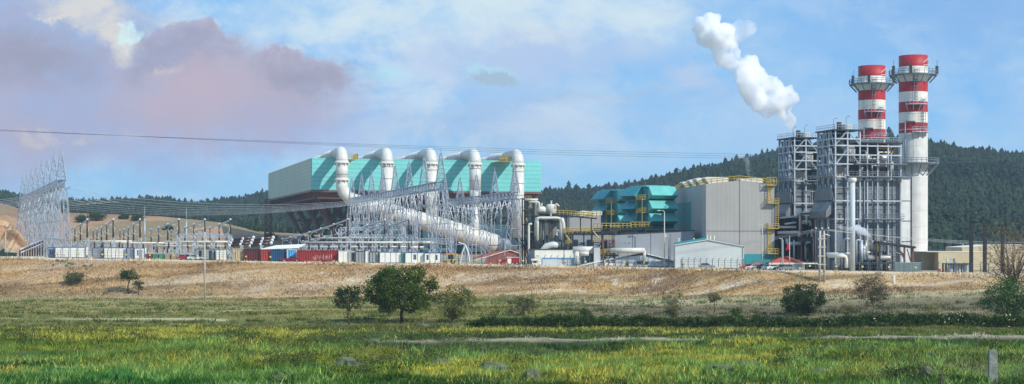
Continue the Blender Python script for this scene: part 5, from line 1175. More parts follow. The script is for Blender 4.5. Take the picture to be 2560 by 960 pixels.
mb = MB(); mb.prism([(xx(1490), .3, 0), (xx(1688), .3, 0), (xx(1688), .3, zc_(655)), (xx(1648), .3, zc_(648)), (xx(1600), .3, zc_(638)), (xx(1560), .3, zc_(645)), (xx(1456), .3, zc_(664))], (0, 9, 0)); part(T, 'wall', mb, PALE, local=True)
mb = MB(); mb.prism([(xx(1450), -.2, zc_(665)), (xx(1590), -.2, zc_(635.5)), (xx(1603), -.2, zc_(633)), (xx(1640), -.2, zc_(641)), (xx(1690), -.2, zc_(655)), (xx(1690), -.2, zc_(653)), (xx(1640), -.2, zc_(638.5)), (xx(1603), -.2, zc_(630.5)), (xx(1590), -.2, zc_(633)), (xx(1450), -.2, zc_(663))], (0, 10, 0)); part(T, 'roof', mb, WHITE, local=True)
mb = MB(); mb.box(xx(1592), xx(1622), -.02, .25, zc_(660), zc_(654)); part(T, 'window_strip', mb, GLASS, local=True)
mb = MB(); mb.box(xx(1566), xx(1572), -.02, .25, 0, zc_(657)); part(T, 'door', mb, GLASS, local=True)
mb = MB(); mb.box(xx(1545), xx(1688), -.06, .1, zc_(654.6), zc_(653.6)); mb.box(xx(1586), xx(1588), -.06, .1, 0, zc_(653.6)); part(T, 'blue_trim', mb, BLUET, local=True)
# ---- red roofed house and small red roofs
T, W, g = bldg('red_roof_house', 'low house with a broad brick red roof and white eaves behind the red truck', 1190, 1300, 438, R(0)); zz = lambda y: Z_(y, 438)-g; xx = lambda px: X_(px, 438)-X_(1190, 438)
mb = MB(); mb.prism([(xx(1210), .4, 0), (xx(1298), .4, 0), (xx(1298), .4, zz(636)), (xx(1272), .4, zz(627)), (xx(1215), .4, zz(645))], (0, 12, 0)); part(T, 'wall', mb, mat('brick_red_gable', (150, 86, 76), .7, stripe=(2, .6, .3)), local=True)
mb = MB(); mb.prism([(xx(1186), 0, zz(651)), (xx(1275), 0, zz(626)), (xx(1300), 0, zz(634)), (xx(1300), 0, zz(633)), (xx(1275), 0, zz(624.6)), (xx(1186), 0, zz(649.6))], (0, 13, 0)); part(T, 'roof', mb, WHITE, local=True)
mb = MB(); mb.prism([(xx(1183), -.2, zz(649.4)), (xx(1272), 3, zz(625)), (xx(1266), 11, zz(624)), (xx(1180), 8, zz(645))], (0, 0, .18)); part(T, 'roof_tiles', mb, mat('red_roof_tiles', (176, 82, 66), .7, stripe=(1, .7, .3)), local=True)
for k, (px, w, lab) in enumerate(((1968, 90, 'low red hipped roof pavilion with a white eave before the farther boiler house'), (1895, 30, 'tiny red gabled kiosk behind the parked cars'))):
    Y = 412; x0, x1 = X_(px-w/2, Y), X_(px+w/2, Y); g = G((x0+x1)/2, Y); T = thing('pavilion', lab, 'pavilion', ((x0+x1)/2, Y, g)); ze_ = Z_(657, Y) if k == 0 else Z_(663, Y); zr_ = Z_(641, Y) if k == 0 else Z_(656, Y); xm = (x0+x1)/2
    mb = MB(); mb._add([(x0, Y, ze_), (x1, Y, ze_), (x1, Y+6, ze_), (x0, Y+6, ze_), (xm-.6, Y+3, zr_), (xm+.6, Y+3, zr_)], [(0, 1, 5, 4), (1, 2, 5), (2, 3, 4, 5), (3, 0, 4), (3, 2, 1, 0)]); part(T, 'roof', mb, mat('red_roof_tiles', (176, 82, 66)))
    mb = MB(); mb.box(x0-.1, x1+(3.2 if k == 0 else .1), Y-.12, Y+.02, ze_-.35, ze_); part(T, 'eave', mb, WHITE)
    mb = MB(); mb.box(x0+.6, x1-.4, Y+.6, Y+5, g, ze_-.36); part(T, 'wall', mb, PALE)
    for i in range(4): x = x0+.3+(x1-x0-.6)*i/3; mb = MB(); mb.bar((x, Y+.15, g), (x, Y+.15, ze_-.3), .16); part(T, 'post', mb, WHITE)
# ---- containers and site cabins
def box_unit(name, label, px0, px1, yt, Y, m, cat, trim=None, panels=0, wins=(), doors=(), d=2.5, ridges=False, rz=0., side=None):
    T, W, g = bldg(name, label, px0, px1, Y, rz, cat); z0 = Z_(yt, Y)-g; mb = MB()
    if ridges:
        n = int(W/.6); pts = []
        for i in range(n): a = W*i/n; b = W/n; pts += [(a, 0), (a+b*.3, 0), (a+b*.45, .09), (a+b*.85, .09)]
        pts.append((W, 0)); poly = [(x, y, .1) for x, y in pts]+[(W, d, .1), (0, d, .1)]
        mb.prism(poly, (0, 0, z0-.1))
    else: mb.box(0, W, 0, d, .1, z0)
    part(T, 'body', mb, m, local=True)
    tm = trim or m
    for x in (0, W): mb = MB(); mb.box(x-.09, x+.09, -.07, .1, 0, z0+.05); part(T, 'corner_post', mb, tm, local=True)
    for z in (.0, z0-.12): mb = MB(); mb.box(.09, W-.09, -.07, .06, z, z+.16); part(T, 'edge_rail', mb, tm, local=True)
    for i in range(1, panels): x = W*i/panels; mb = MB(); mb.box(x-.05, x+.05, -.05, 0, .16, z0-.12); part(T, 'panel_joint', mb, tm, local=True)
    for f, w in wins: mb = MB(); mb.box(W*f-w/2, W*f+w/2, -.06, .02, z0*.4, z0*.78); w_ = part(T, 'window', mb, GLASS, local=True); mb = MB(); mb.box(W*f-w/2-.08, W*f+w/2+.08, -.1, -.061, z0*.4-.1, z0*.4); mb.box(W*f-w/2-.08, W*f+w/2+.08, -.1, -.061, z0*.78, z0*.78+.08); mb.box(W*f-.03, W*f+.03, -.1, -.061, z0*.4, z0*.78); part(T, 'frame', mb, tm, local=True, parent=w_)
    for f, w in doors: mb = MB(); mb.box(W*f-w/2, W*f+w/2, -.06, .02, .15, z0*.85); w_ = part(T, 'door', mb, GREYS if m is not CG else DARK, local=True); mb = MB(); mb.box(W*f+w*.32, W*f+w*.4, -.12, -.06, 1., 1.2); part(T, 'handle', mb, GALV, local=True, parent=w_)
    return T
RD = mat('oxide_red_container_paint', (142, 44, 44), .55, var=.15, streak=.4); RD2 = mat('faded_red_container_paint', (168, 66, 56), .55, var=.15, streak=.4); MR = mat('maroon_container_paint', (96, 36, 40), .55, streak=.3)
BL = mat('navy_container_paint', (40, 78, 116), .5, streak=.2); LBL = mat('light_blue_container_paint', (88, 164, 210), .5, streak=.2); RUSTY = mat('rust_streaked_cream_paint', (196, 178, 140), .7, var=.3, streak=1., rgb2=(206, 190, 150))
GN = mat('green_skip_paint', (70, 138, 96), .6, streak=.3); RS = mat('rust_red_skip_paint', (124, 62, 52), .6, streak=.3); TN = mat('tan_skip_paint', (160, 140, 104), .7, streak=.3); CG = mat('cabin_grey', (146, 150, 150), .6, var=.05, streak=.1)
e = lambda px: float(edgeY(np.array([X_(px, 435)]))[0])+5
box_unit('site_cabin', 'narrow grey gable end of the leftmost cabin with two small windows', 120, 137, 618, e(128)+1, CG, 'cabin', BLUET, 0, ((.35, .5), (.7, .5)))
box_unit('site_cabin', 'leftmost long white cabin with four panels and blue roof edge', 138, 214, 618, e(170), WHITE, 'cabin', BLUET, 4)
box_unit('site_cabin', 'grey cabin between the two long white cabins on the left', 231, 259, 619, e(245), CG, 'cabin', BLUET, 2)
box_unit('site_cabin', 'second long white cabin from the left, three panels', 260, 316, 619, e(290), WHITE, 'cabin', BLUET, 3)
box_unit('site_cabin', 'small grey cabin between a long white and a short white one', 317, 335, 619, e(326), CG, 'cabin', BLUET, 2)
box_unit('site_cabin', 'short white cabin with a window and door left of the skips', 336, 361, 620, e(348), WHITE, 'cabin', BLUET, 0, ((.35, .3),), ((.68, .7),))
for lab, a, b, m in (('left one of two rust red skips', 363, 371, RS), ('right one of two rust red skips', 372, 380, RS), ('left one of two green skips', 382, 396, GN), ('right one of two green skips', 397, 410, GN), ('left one of two tan skips', 412, 425, TN), ('right one of two tan skips', 427, 441, TN), ('dark maroon skip beside the white car', 447, 462, MR), ('low dark skip just left of the white car', 463, 471, DARK)):
    Y = e(a)+1; x0, x1 = X_(a, Y), X_(b, Y); g = G(x0, Y); T = thing('skip', lab, 'skip', ((x0+x1)/2, Y, g), group='skips in a row behind the fence'); mb = MB(); h = 1.35
    mb.prism([(x0+.15, Y, g+.1), (x1-.15, Y, g+.1), (x1, Y, g+h), (x0, Y, g+h)], (0, 1.6, 0)); part(T, 'body', mb, m); mb = MB(); mb.box(x0-.05, x1+.05, Y-.06, Y+1.66, g+h, g+h+.1); part(T, 'rim', mb, m)
box_unit('site_cabin', 'grey cabin with two dark doors behind the tall concrete pole', 487, 536, 622, e(510), CG, 'cabin', DARK, 0, (), ((.28, .8), (.8, .8)))
T = box_unit('tarpaulin_shelter', 'white sheeted shelter right of the grey cabin with dark doors', 540, 567, 624, e(553), WHITE, 'shelter', GALVD, 3)
box_unit('container', 'rust streaked cream shipping container end, left of the red ones', 583, 607, 621, e(595), RUSTY, 'container', None, ridges=True)
box_unit('container', 'dark maroon container between rusty cream and bright red ones', 609, 652, 623, e(630), MR, 'container', None, ridges=True)
box_unit('container', 'faded red container end with door bars, next to the navy one', 653, 676, 624, e(664), RD2, 'container', None, 2, ridges=True)
box_unit('container', 'navy blue container in the shade of the white sheet roof', 678, 717, 624, e(697), BL, 'container', None, ridges=True)
box_unit('container', 'small light blue ribbed container over the red pickup', 718, 741, 624, e(729), LBL, 'container', WHITE, ridges=True)
T = box_unit('container', 'longest bright red container with worn white patches', 743, 845, 626, e(795), RD, 'container', None, ridges=True)
mb = MB(); W_ = 1.0
for k in range(13): x = 4.2+k*.42+random.uniform(-.1, .1); mb = MB(); h = random.uniform(.5, 1.5); z = random.uniform(.5, 1.0); mb.box(x, x+random.uniform(.08, .2), -.02, .02, z, z+h); part(T, 'worn_patch', mb, mat('faded_pinkish_paint', (204, 168, 160), .7, var=.3, streak=1.), local=True)
box_unit('site_cabin', 'plain white cabin touching the right end of the long red container', 847, 872, 627, e(860), WHITE, 'cabin', PALE, 2)
box_unit('site_cabin', 'narrow grey cabin with a white door', 873, 888, 628, e(880), CG, 'cabin', PALE, 0, (), ((.65, .8),))
box_unit('site_cabin', 'grey three panel cabin left of the white gap', 889, 913, 628, e(901), CG, 'cabin', DARK, 3)
box_unit('site_cabin', 'small white cabin squeezed between two grey ones', 914, 923, 628, e(918), WHITE, 'cabin', PALE)
box_unit('site_cabin', 'grey three panel cabin right of the white gap', 924, 947, 629, e(935), CG, 'cabin', DARK, 3)
box_unit('site_cabin', 'long white cabin with four plain panels above the round tree', 949, 1004, 630, e(975), WHITE, 'cabin', BLUET, 4)
box_unit('portable_toilet', 'blue grey upright cubicle with a green lower half between white cabins', 1005, 1012, 631, e(1008), mat('blue_grey_cubicle', (96, 130, 140)), 'cubicle', GN)
box_unit('site_cabin', 'white cabin with two slit windows right of the cubicle', 1013, 1060, 631, e(1036), WHITE, 'cabin', BLUET, 3, ((.48, .3), (.56, .3)))
T = box_unit('site_cabin', 'rightmost white cabin with a ladder and small window', 1061, 1102, 632, e(1080), WHITE, 'cabin', BLUET, 3, ((.2, .5), (.75, .4)))
# white sheet roof over the containers
Y = e(690)+1.5; p = [P(650, 623.5, Y), P(745, 620.5, Y), P(765, 611, Y+7), P(690, 614, Y+7)]; T = thing('sheet_roof', 'long thin bright white sheet roof above the navy container', 'canopy', (p[0].x, Y, G(p[0].x, Y))); mb = MB(); mb.prism(p, (0, 0, .12)); part(T, 'roof', mb, mat('bright_white_sheet', (236, 232, 218), .4, var=.03))
for c in (p[0], p[2], p[3]): mb = MB(); mb.bar((c.x+.2, c.y, G(c.x, c.y)), (c.x+.2, c.y, c.z), .14); part(T, 'post', mb, GALV)
# ---- vehicles
def car(label, px, Y, m, L_=4.4, flip=1, kind='car', h=1.45):
    x = X_(px, Y); g = G(x, Y); T = thing('parked_'+kind, label, kind, (x, Y, g), 0 if flip > 0 else PI, 'vehicles parked behind the fence')
    Lh = L_/2; mb = MB(); mb.prism([(-Lh, -.85, .3), (Lh, -.85, .3), (Lh, -.85, .62), (Lh*.9, -.85, .8), (Lh*.45, -.85, .92), (-Lh*.95, -.85, .95), (-Lh, -.85, .7)], (0, 1.7, 0)); part(T, 'body', mb, m, local=True)
    mb = MB(); cab = [(-Lh*.82, .95), (Lh*.42, .92), (Lh*.12, h), (-Lh*.6, h)] if kind == 'car' else [(-Lh*.1, .95), (Lh*.5, .92), (Lh*.3, h), (-Lh*.05, h)]
    mb.prism([(a, -.72, b) for a, b in cab], (0, 1.44, 0)); part(T, 'cabin', mb, m, local=True)
    mb = MB(); c0 = Vector((sum(a for a, b in cab)/4, 0, sum(b for a, b in cab)/4)); mb.prism([(c0.x+(a-c0.x)*.86, -.74, c0.z+(b-c0.z)*.72) for a, b in cab], (0, 1.48, 0)); part(T, 'window', mb, GLASS, local=True)
    for sx in (-.62, .62):
        for y in (-.86, .66): mb = MB(); mb.tube((Lh*sx, y, .32), (Lh*sx, y+.2, .32), .33, n=14); w = part(T, 'wheel', mb, RUB, local=True); mb = MB(); mb.tube((Lh*sx, y-.02, .32), (Lh*sx, y+.22, .32), .19, n=10); part(T, 'rim', mb, GALV, local=True, parent=w)
    for y in (-.6, .6): mb = MB(); mb.box(Lh-.02, Lh+.03, y-.15, y+.15, .6, .74); part(T, 'headlight', mb, WHITE, local=True)
    return T
CW = mat('white_car_paint', (214, 214, 210), .25, var=.03); CS = mat('silver_car_paint', (150, 154, 160), .25, .4, var=.03); CR = mat('red_car_paint', (176, 32, 34), .3, var=.05); CD = mat('dark_car_paint', (46, 50, 56), .25, var=.05)
car('white car parked left of the tall concrete pole', 490, e(490)-.4, CW, 4.6)
car('low red car bonnet parked beside the white car', 459, e(459)-.6, CR, 2.8)
car('dark red pickup in front of the light blue container', 727, e(727)-.6, mat('dark_red_pickup_paint', (120, 36, 44), .3), 5.6, 1, 'pickup', 1.5)
car('silver and dark car behind the fence before the workshop', 1767, e(1767)-.2, CS, 4.2)
for px, m, lab in ((1868, CR, 'small red car, leftmost of the row right of the workshop'), (1884, CW, 'larger white car in the row right of the workshop'), (1902, CD, 'dark car in the middle of the row right of the workshop'), (1922, CS, 'silver car in the row before the yellow ladders'), (1938, CW, 'white car half hidden at the edge of the ladders'), (1953, CD, 'dark car before the red pavilion'), (1966, CS, 'rightmost silver car before the red pavilion')): car(lab, px, e(px)-1+random.random(), m, 3.9+random.random()*.5, random.choice((1, -1)))
car('low silver car under the marquee edge, left one', 1512, e(1512)-.8, CS, 3.6, h=1.2); car('low white car under the marquee edge, right one', 1528, e(1528)-.6, CW, 3.4, h=1.2)
# red truck
Y = e(1270)-1; x = X_(1272, Y); g = G(x, Y); T = thing('red_truck', 'bright red truck with a white side door panel below the red roof', 'truck', (x, Y, g))
s = Y/F; mb = MB(); mb.prism([(-2*s*1.0, -1, .5), (26*s, -1, .5), (25*s, -1, 2.0), (-4*s, -1, 2.15)], (0, 2.2, 0)); part(T, 'box_body', mb, CR, local=True)
mb = MB(); mb.prism([(-22*s, -1, .4), (-4.4*s, -1, .4), (-4.4*s, -1, 1.55), (-9*s, -1, 1.65), (-15*s, -1, 1.5), (-20*s, -1, 1.0), (-22*s, -1, .9)], (0, 2.1, 0)); part(T, 'cab', mb, CR, local=True)
mb = MB(); mb.prism([(-18*s, -1.04, 1.05), (-7*s, -1.04, 1.05), (-8*s, -1.04, 1.5), (-14*s, -1.04, 1.42)], (0, .08, 0)); part(T, 'cab_window', mb, GLASS, local=True)
mb = MB(); mb.box(-3*s, 6*s, -1.06, -1, .35, 1.75); part(T, 'side_door', mb, WHITE, local=True); mb = MB(); mb.box(-5*s, 25*s, -1.08, 1.25, 2.0, 2.16); part(T, 'roof_edge', mb, WHITE, local=True)
for a in (-15, -1, 10, 20): mb = MB(); mb.tube((a*s, -1.05, .42), (a*s, -.75, .42), .42, n=14); w = part(T, 'wheel', mb, RUB, local=True); mb = MB(); mb.tube((a*s, -1.08, .42), (a*s, -.74, .42), .22, n=10); part(T, 'rim', mb, GALV, local=True, parent=w)
# backhoe loader
Y = e(1126)+.2; x = X_(1126, Y); g = G(x, Y); T = thing('backhoe_loader', 'yellow backhoe loader with a raised grey arm right of the white cabins', 'excavator', (x, Y, g))
mb = MB(); mb.prism([(-1.6, -.6, .6), (1.0, -.6, .6), (1.0, -.6, 1.3), (-.6, -.6, 1.35), (-1.6, -.6, 1.1)], (0, 1.2, 0)); part(T, 'body', mb, YEL, local=True)
mb = MB(); mb.prism([(-.7, -.6, 1.35), (.9, -.6, 1.3), (.8, -.6, 2.5), (-.6, -.6, 2.5)], (0, 1.2, 0)); part(T, 'cab', mb, GLASS, local=True)
mb = MB(); mb.box(-1.1, 1.0, -.75, .75, 2.5, 2.68); part(T, 'cab_roof', mb, mat('orange_cab_roof', (222, 140, 44), .5), local=True)
mb = MB(); mb.bar((-1.2, -.3, 1.1), (-2.2, -.3, .7), .2); mb.prism([(-2.8, -.9, .2), (-2.1, -.9, .2), (-2.1, -.9, .9), (-2.5, -.9, .8)], (0, 1.8, 0)); part(T, 'front_bucket', mb, YEL, local=True)
for a, r in ((-1.3, .42), (.7, .66)): mb = MB(); mb.tube((a, -.9, r), (a, -.6, r), r, n=16); mb.tube((a, .6, r), (a, .9, r), r, n=16); w = part(T, 'wheel', mb, RUB, local=True); mb = MB(); mb.tube((a, -.93, r), (a, .93, r), r*.5, n=12); part(T, 'rim', mb, YEL, local=True, parent=w)
mb = MB(); mb.bar((1.1, 0, .9), (1.5, 0, 2.6), .3); mb.bar((1.5, 0, 2.6), (2.5, 0, 1.6), .24); mb.bar((2.5, 0, 1.6), (2.4, 0, .5), .2); mb.bar((1.0, 0, .6), (1.6, 0, .1), .25); part(T, 'digger_arm', mb, YEL, local=True)
T = thing('crane_arm', 'white folded lifting arm standing right of the yellow loader', 'lifting arm', (X_(1162, Y), Y, G(X_(1162, Y), Y))); mb = MB(); q = PP(Y, (1150, 657), (1156, 630), (1163, 612), (1170, 630), (1174, 655)); [mb.bar(a, b, .32) for a, b in zip(q[:-1], q[1:])]; part(T, 'boom', mb, INSW); mb = MB(); mb.bar(P(1163, 612, Y), P(1146, 606, Y), .25); part(T, 'jib', mb, INSW)
# ---- dark machinery left under the boiler houses
steel_bay('large dark piping frame between the turbine hall and boiler houses', 1940, 2044, (540, 562, 588, 604), 426, 10, mat('dark_blue_steel', (50, 62, 76), .6, var=.2), 5)
steel_bay('dark brown portal around the round fan casing', 2003, 2036, (532, 578), 421, 4, BROWN, 1, name='portal_frame')
pipes('silver elbows and risers in the dark piping frame', [(PP(423, (1992, 528), (2000, 535), (2030, 532), (2036, 540)), .55), (PP(423, (2000, 590), (2000, 530)), .3), (PP(423, (1944, 568), (1990, 568)), .28), (PP(423, (1944, 582), (1998, 580), (1998, 592)), .4), (PP(422, (2030, 592), (2030, 575), (2040, 575), (2040, 610)), .4), (PP(423, (1962, 560), (1990, 556)), .25),
    (PP(423, (1968, 596), (1968, 610), (2002, 608)), .5), (PP(422, (1985, 650), (1985, 600)), .22), (PP(422, (2034, 660), (2034, 590)), .22), (PP(423, (1950, 545), (1995, 540)), .25), (PP(423, (1955, 660), (1955, 597)), .22), (PP(423, (2008, 560), (2008, 552), (2026, 552), (2026, 565)), .3), (PP(423, (2014, 650), (2014, 606), (2026, 606)), .3)], INSW)
vessel('fan_casing', 'round silver fan casing inside the brown portal', 2016, 548, 562, 14, 420, SILV, horiz=10, legs=False)
vessel('process_vessel', 'long dark blue drum across the piping frame', 2018, 592, 610, 16, 424, mat('dark_blue_drum', (60, 84, 110), .5), horiz=52, legs=True)
T = thing('piping_backdrop_wall', 'dark wall filling the bay behind the piping frame', 'building', (X_(1990, 437), 437, G(X_(1990, 437), 437))); mb = MB(); mb.box(X_(1938, 437), X_(2060, 437), 437.5, 440, T.location.z, Z_(545, 437)); part(T, 'wall', mb, mat('dark_blue_grey_wall', (44, 56, 68), .7, var=.3, streak=.4)); mb = MB(); mb.box(X_(1937, 437), X_(2061, 437), 437.3, 440.1, Z_(545, 437), Z_(544, 437)); part(T, 'coping', mb, GALVD)  # dark blue grey wall colour, blotched and streaked
pipes('slim galvanised risers standing before the nearer boiler house', [(PP(404, (2098, 640), (2098, 582)), .3), (PP(404, (2110, 640), (2110, 597), (2126, 597)), .22), (PP(404, (2141, 660), (2141, 600), (2150, 600), (2150, 660)), .25), (PP(404, (2045, 600), (2062, 585), (2075, 590)), .2), (PP(404, (2153, 655), (2153, 600)), .5), (PP(404, (2161, 650), (2161, 612)), .3)], GALV)
pipes('white pipe rack bending down beside the slim stack', [(PP(402, (2070, 640), (2116, 640), (2116, 670)), .42), (PP(403, (2068, 637), (2124, 637), (2124, 670)), .42), (PP(404, (2066, 634), (2130, 634)), .3)], CREAM)
vessel('process_vessel', 'long horizontal silver tank right of the slim stack', 2197, 637, 653, 16, 404, SILV, horiz=62)
vessel('process_vessel', 'upright silver pot on top of the tank deck', 2181, 610, 627, 14, 405, SILV)
vessel('process_vessel', 'slim upright pale bottle under the shed roof', 2211, 612, 632, 7, 406, CREAM)
steel_bay('dark deck frame under the silver tank', 2132, 2285, (656,), 402, 9, DARK, 7, False)
pipes('small bent pipes on the tank deck', [(PP(404, (2140, 632), (2190, 630)), .22), (PP(404, (2150, 625), (2158, 615), (2162, 625)), .3), (PP(404, (2165, 640), (2165, 600)), .24), (PP(404, (2225, 625), (2262, 640), (2240, 615)), .14)], SILV)
stair('yellow ladder frame beside the silver pot', 2191, 2199, 604, 403, DARK, 3)
Y = 403; p, q = P(2190, 607, Y), P(2290, 621, Y); T = thing('shed_roof', 'dark sloping shed roof on brown legs before the right chimney', 'canopy', (q.x, Y, G(q.x, Y))); mb = MB(); mb.prism([p, q, q+Vector((0, 0, .5)), p+Vector((0, 0, .5))], (0, 6, 0)); part(T, 'roof', mb, DARK)
for px in (2262, 2283): mb = MB(); x = X_(px, Y); mb.box(x-.22, x+.22, Y+.2, Y+.6, G(x, Y), p.lerp(q, (px-2190)/100).z); part(T, 'post', mb, BROWN)
for a, b in ((2248, 2262), (2268, 2276), (2283, 2275)): mb = MB(); mb.bar(P(a, 622, Y), P(b, 652, Y), .2); part(T, 'brace', mb, BROWN)
T, W, g = bldg('yard_wall', 'low dark green grey panel wall below the silver tank', 2236, 2302, 399, 0, 'wall'); mb = MB(); mb.box(0, W, 0, .2, 0, Z_(657, 399)-g); part(T, 'panel', mb, mat('green_grey_panel', (104, 122, 122), .6, stripe=(0, 1.3, .3)), local=True); mb = MB(); mb.box(-.1, W+.1, -.05, .25, Z_(657, 399)-g, Z_(656, 399)-g); part(T, 'coping', mb, GALV, local=True)
# ---- beige buildings and dark columns at the right
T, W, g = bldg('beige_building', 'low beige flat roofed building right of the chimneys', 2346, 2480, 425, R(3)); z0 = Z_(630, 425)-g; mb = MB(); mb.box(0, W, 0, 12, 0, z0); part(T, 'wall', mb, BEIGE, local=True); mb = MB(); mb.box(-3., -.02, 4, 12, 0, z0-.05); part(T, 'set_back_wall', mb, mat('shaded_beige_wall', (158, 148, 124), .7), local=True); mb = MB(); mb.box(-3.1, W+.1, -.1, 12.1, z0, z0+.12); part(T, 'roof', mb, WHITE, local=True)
mb = MB(); mb.rail([(-2, 2, z0), (W*.35, 2, z0)], .5, .5, .05); part(T, 'roof_rail', mb, GALVD, local=True)
T, W, g = bldg('beige_building', 'taller stepped beige building at the right edge behind the tree', 2405, 2640, 445, R(3)); z0, z1 = Z_(619, 445)-g, Z_(613, 445)-g; mb = MB(); mb.prism([(0, 0, 0), (W, 0, 0), (W, 0, z1), (W*.35, 0, z1), (0, 0, z0)], (0, 14, 0)); part(T, 'wall', mb, BEIGE, local=True); mb = MB(); mb.prism([(-.1, -.1, z0), (W*.35, -.1, z1), (W, -.1, z1), (W, -.1, z1+.15), (W*.35, -.1, z1+.15), (-.1, -.1, z0+.15)], (0, 14, 0)); part(T, 'roof_edge', mb, WHITE, local=True); mb = MB(); mb.tube((1, 2, z0), (1, 2, z0+.9), .12, n=6); part(T, 'roof_vent', mb, WHITE, local=True)
for px, w, lab in ((2428, 8, 'leftmost of three tall dark posts before the beige buildings'), (2462, 8, 'middle one of three tall dark posts before the beige buildings'), (2506, 7, 'rightmost of three tall dark posts, half behind the bare tree')):
    Y = 402; x = X_(px, Y); g = G(x, Y); T = thing('dark_post', lab, 'post', (x, Y, g), group='tall dark posts at the right'); r = w/F*Y/2; mb = MB(); mb.box(x-r, x+r, Y-r, Y+r, g, Z_(562, Y)); part(T, 'shaft', mb, mat('near_black_steel', (26, 26, 28), .6, var=.3)); mb = MB(); mb.box(x-r-.1, x+r+.1, Y-r-.1, Y+r+.1, Z_(562, Y), Z_(560, Y)); part(T, 'cap', mb, DARK)
steel_bay('dark frame holding pale cabinets before the beige building', 2364, 2424, (658,), 400, 2.5, DARK, 3, False)
for i, px in enumerate((2372, 2385, 2398, 2411)):
    Y = 400.8; x0, x1 = X_(px, Y), X_(px+11, Y); g = G(x0, Y); T = thing('switch_cabinet', 'pale upright switch cabinet standing under the dark frame', 'cabinet', (x0, Y, g), group='pale cabinets under the dark frame'); mb = MB(); mb.box(x0, x1, Y, Y+1, g, Z_(660, Y)); part(T, 'body', mb, PALE); mb = MB(); mb.box((x0+x1)/2-.03, (x0+x1)/2+.03, Y-.03, Y, g+.1, Z_(661, Y)); part(T, 'door_gap', mb, DARK)
for i, px in enumerate((2368, 2377, 2385)): Y = 405; x = X_(px, Y); mb = MB(); mb.tube((x, Y, G(x, Y)), (x, Y, Z_(648, Y)), .25, n=8); mb.blob((x, Y, Z_(648, Y)), .28, 8); solo('flue_pipe', mb, PALE, 'short pale flue pipe behind the dark cabinet frame', 'pipe', 'three short flue pipes', loc=(x, Y, G(x, Y)))
T, W, g = bldg('hydrant_box', 'small dark red box at the corner of the beige building', 2346, 2352, 398, 0, 'box'); mb = MB(); mb.box(0, W, 0, .5, 0, .7); part(T, 'body', mb, CR, local=True); mb = MB(); mb.box(-.05, W+.05, -.05, .55, .7, .78); part(T, 'lid', mb, DARK, local=True)
# ---- fence along the plateau
def fence(label, pa, pb, step, m, hgt=2.3, off=3.2, signs=True, wires_=True):
    xa, xb = X_(pa, float(e(pa)-5+off)), X_(pb, float(e(pb)-5+off)); n = int((xb-xa)/step); xs = [xa+(xb-xa)*i/n for i in range(n+1)]; ys = [float(edgeY(np.array([x]))[0])+off for x in xs]
    T = thing('security_fence', label, 'fence', (xa, ys[0], G(xa, ys[0])), group='security fence along the plateau edge')
    for i, (x, y) in enumerate(zip(xs, ys)):
        g = G(x, y); mb = MB(); mb.path([(x, y, g-.1), (x, y, g+hgt), (x+.12, y-.1, g+hgt+.3), (x+.38, y-.2, g+hgt+.45)], .075, 5); part(T, 'post', mb, m)
        if signs and i % 3 == 1: mb = MB(); mb.box(x+.5, x+.95, y-.05, y-.02, g+1., g+1.4); part(T, 'warning_sign', mb, mat('yellow_warning_sign', (232, 200, 90), .5))
    mb = MB()
    pts = [Vector((x, y, G(x, y))) for x, y in zip(xs, ys)]
    for h in (.3, 1.0, 1.7, 2.2): 
        for a, b in zip(pts[:-1], pts[1:]): mb.bar(a+Vector((0, 0, h)), b+Vector((0, 0, h)), .035)
    part(T, 'wire_mesh', mb, m)
FM_ = mat('blue_green_fence_paint', (58, 84, 96), .6, var=.1)
fence('fence of dark bent top posts before the left cabins and containers', 112, 690, 2.2, FM_)
fence('fence of dark bent top posts below the right end of the condenser', 1108, 1340, 1.9, FM_)
fence('fence of blue bent top posts before the marquee', 1345, 1690, 1.6, mat('blue_fence_paint', (66, 112, 150), .6))
fence('fence of dark bent top posts before the workshop', 1692, 1862, 1.35, FM_)
fence('fence of grey bent top posts before cars, pavilion and tank deck', 1866, 2310, 2.0, mat('grey_fence_paint', (112, 124, 130), .6))
fence('short fence before the beige buildings', 2352, 2480, 1.9, FM_, signs=False)
T, W, g = bldg('green_screen', 'dark green netting screen on the ground at the far left edge', -5, 42, 462, 0, 'screen'); mb = MB(); mb.prism([(0, 0, 0), (W, 0, 0), (W, 0, 1.1), (W*.35, 0, 1.2), (W*.3, 0, 2.4), (W*.05, 0, 1.2), (0, 0, 1.3)], (0, .12, 0)); part(T, 'netting', mb, mat('dark_green_netting', (26, 54, 46), .8), local=True); [part(T, 'post', MB().tube((x, -.05, 0), (x, -.05, 1.5), .06), GALVD, local=True) for x in (.2, W*.5, W-.2)]
# ---- lamps, poles, flag
def lamp(label, px, yb, yt, Y, two=False, m=CREAM, arm=1.1, side=-1):
    x = X_(px, Y); g = G(x, Y); z = Z_(yt, Y); T = thing('street_lamp', label, 'lamp', (x, Y, g)); mb = MB(); mb.path([(x, Y, g), (x, Y, z-.4), (x+side*.2, Y, z-.08), (x+side*arm, Y, z)], [.19, .1, .08, .07], 8); part(T, 'pole', mb, m)
    mb = MB(); mb.box(min(x+side*arm, x+side*(arm+.7)), max(x+side*arm, x+side*(arm+.7)), Y-.16, Y+.16, z-.1, z+.1); part(T, 'lamp_head', mb, m)
    if two: mb = MB(); mb.box(x-side*.1, x-side*.5, Y-.15, Y+.15, z*.55-.4, z*.55+.5) if side < 0 else None; part(T, 'control_box', mb, m) if mb.v else None
lamp('tall white lamp post before the annex and nearer intake', 1661, 650, 526, 414, two=True)
lamp('small white lamp post on the earth cutting at the far left', 14, 620, 573, 470, side=1)
lamp('slim lamp post between the annex and the workshop', 1672, 650, 595, 413, m=GALVD, arm=.2)
lamp('slim pale pole with brackets before the teal plinth band', 1906, 668, 562, 407, m=PALE, arm=.2)
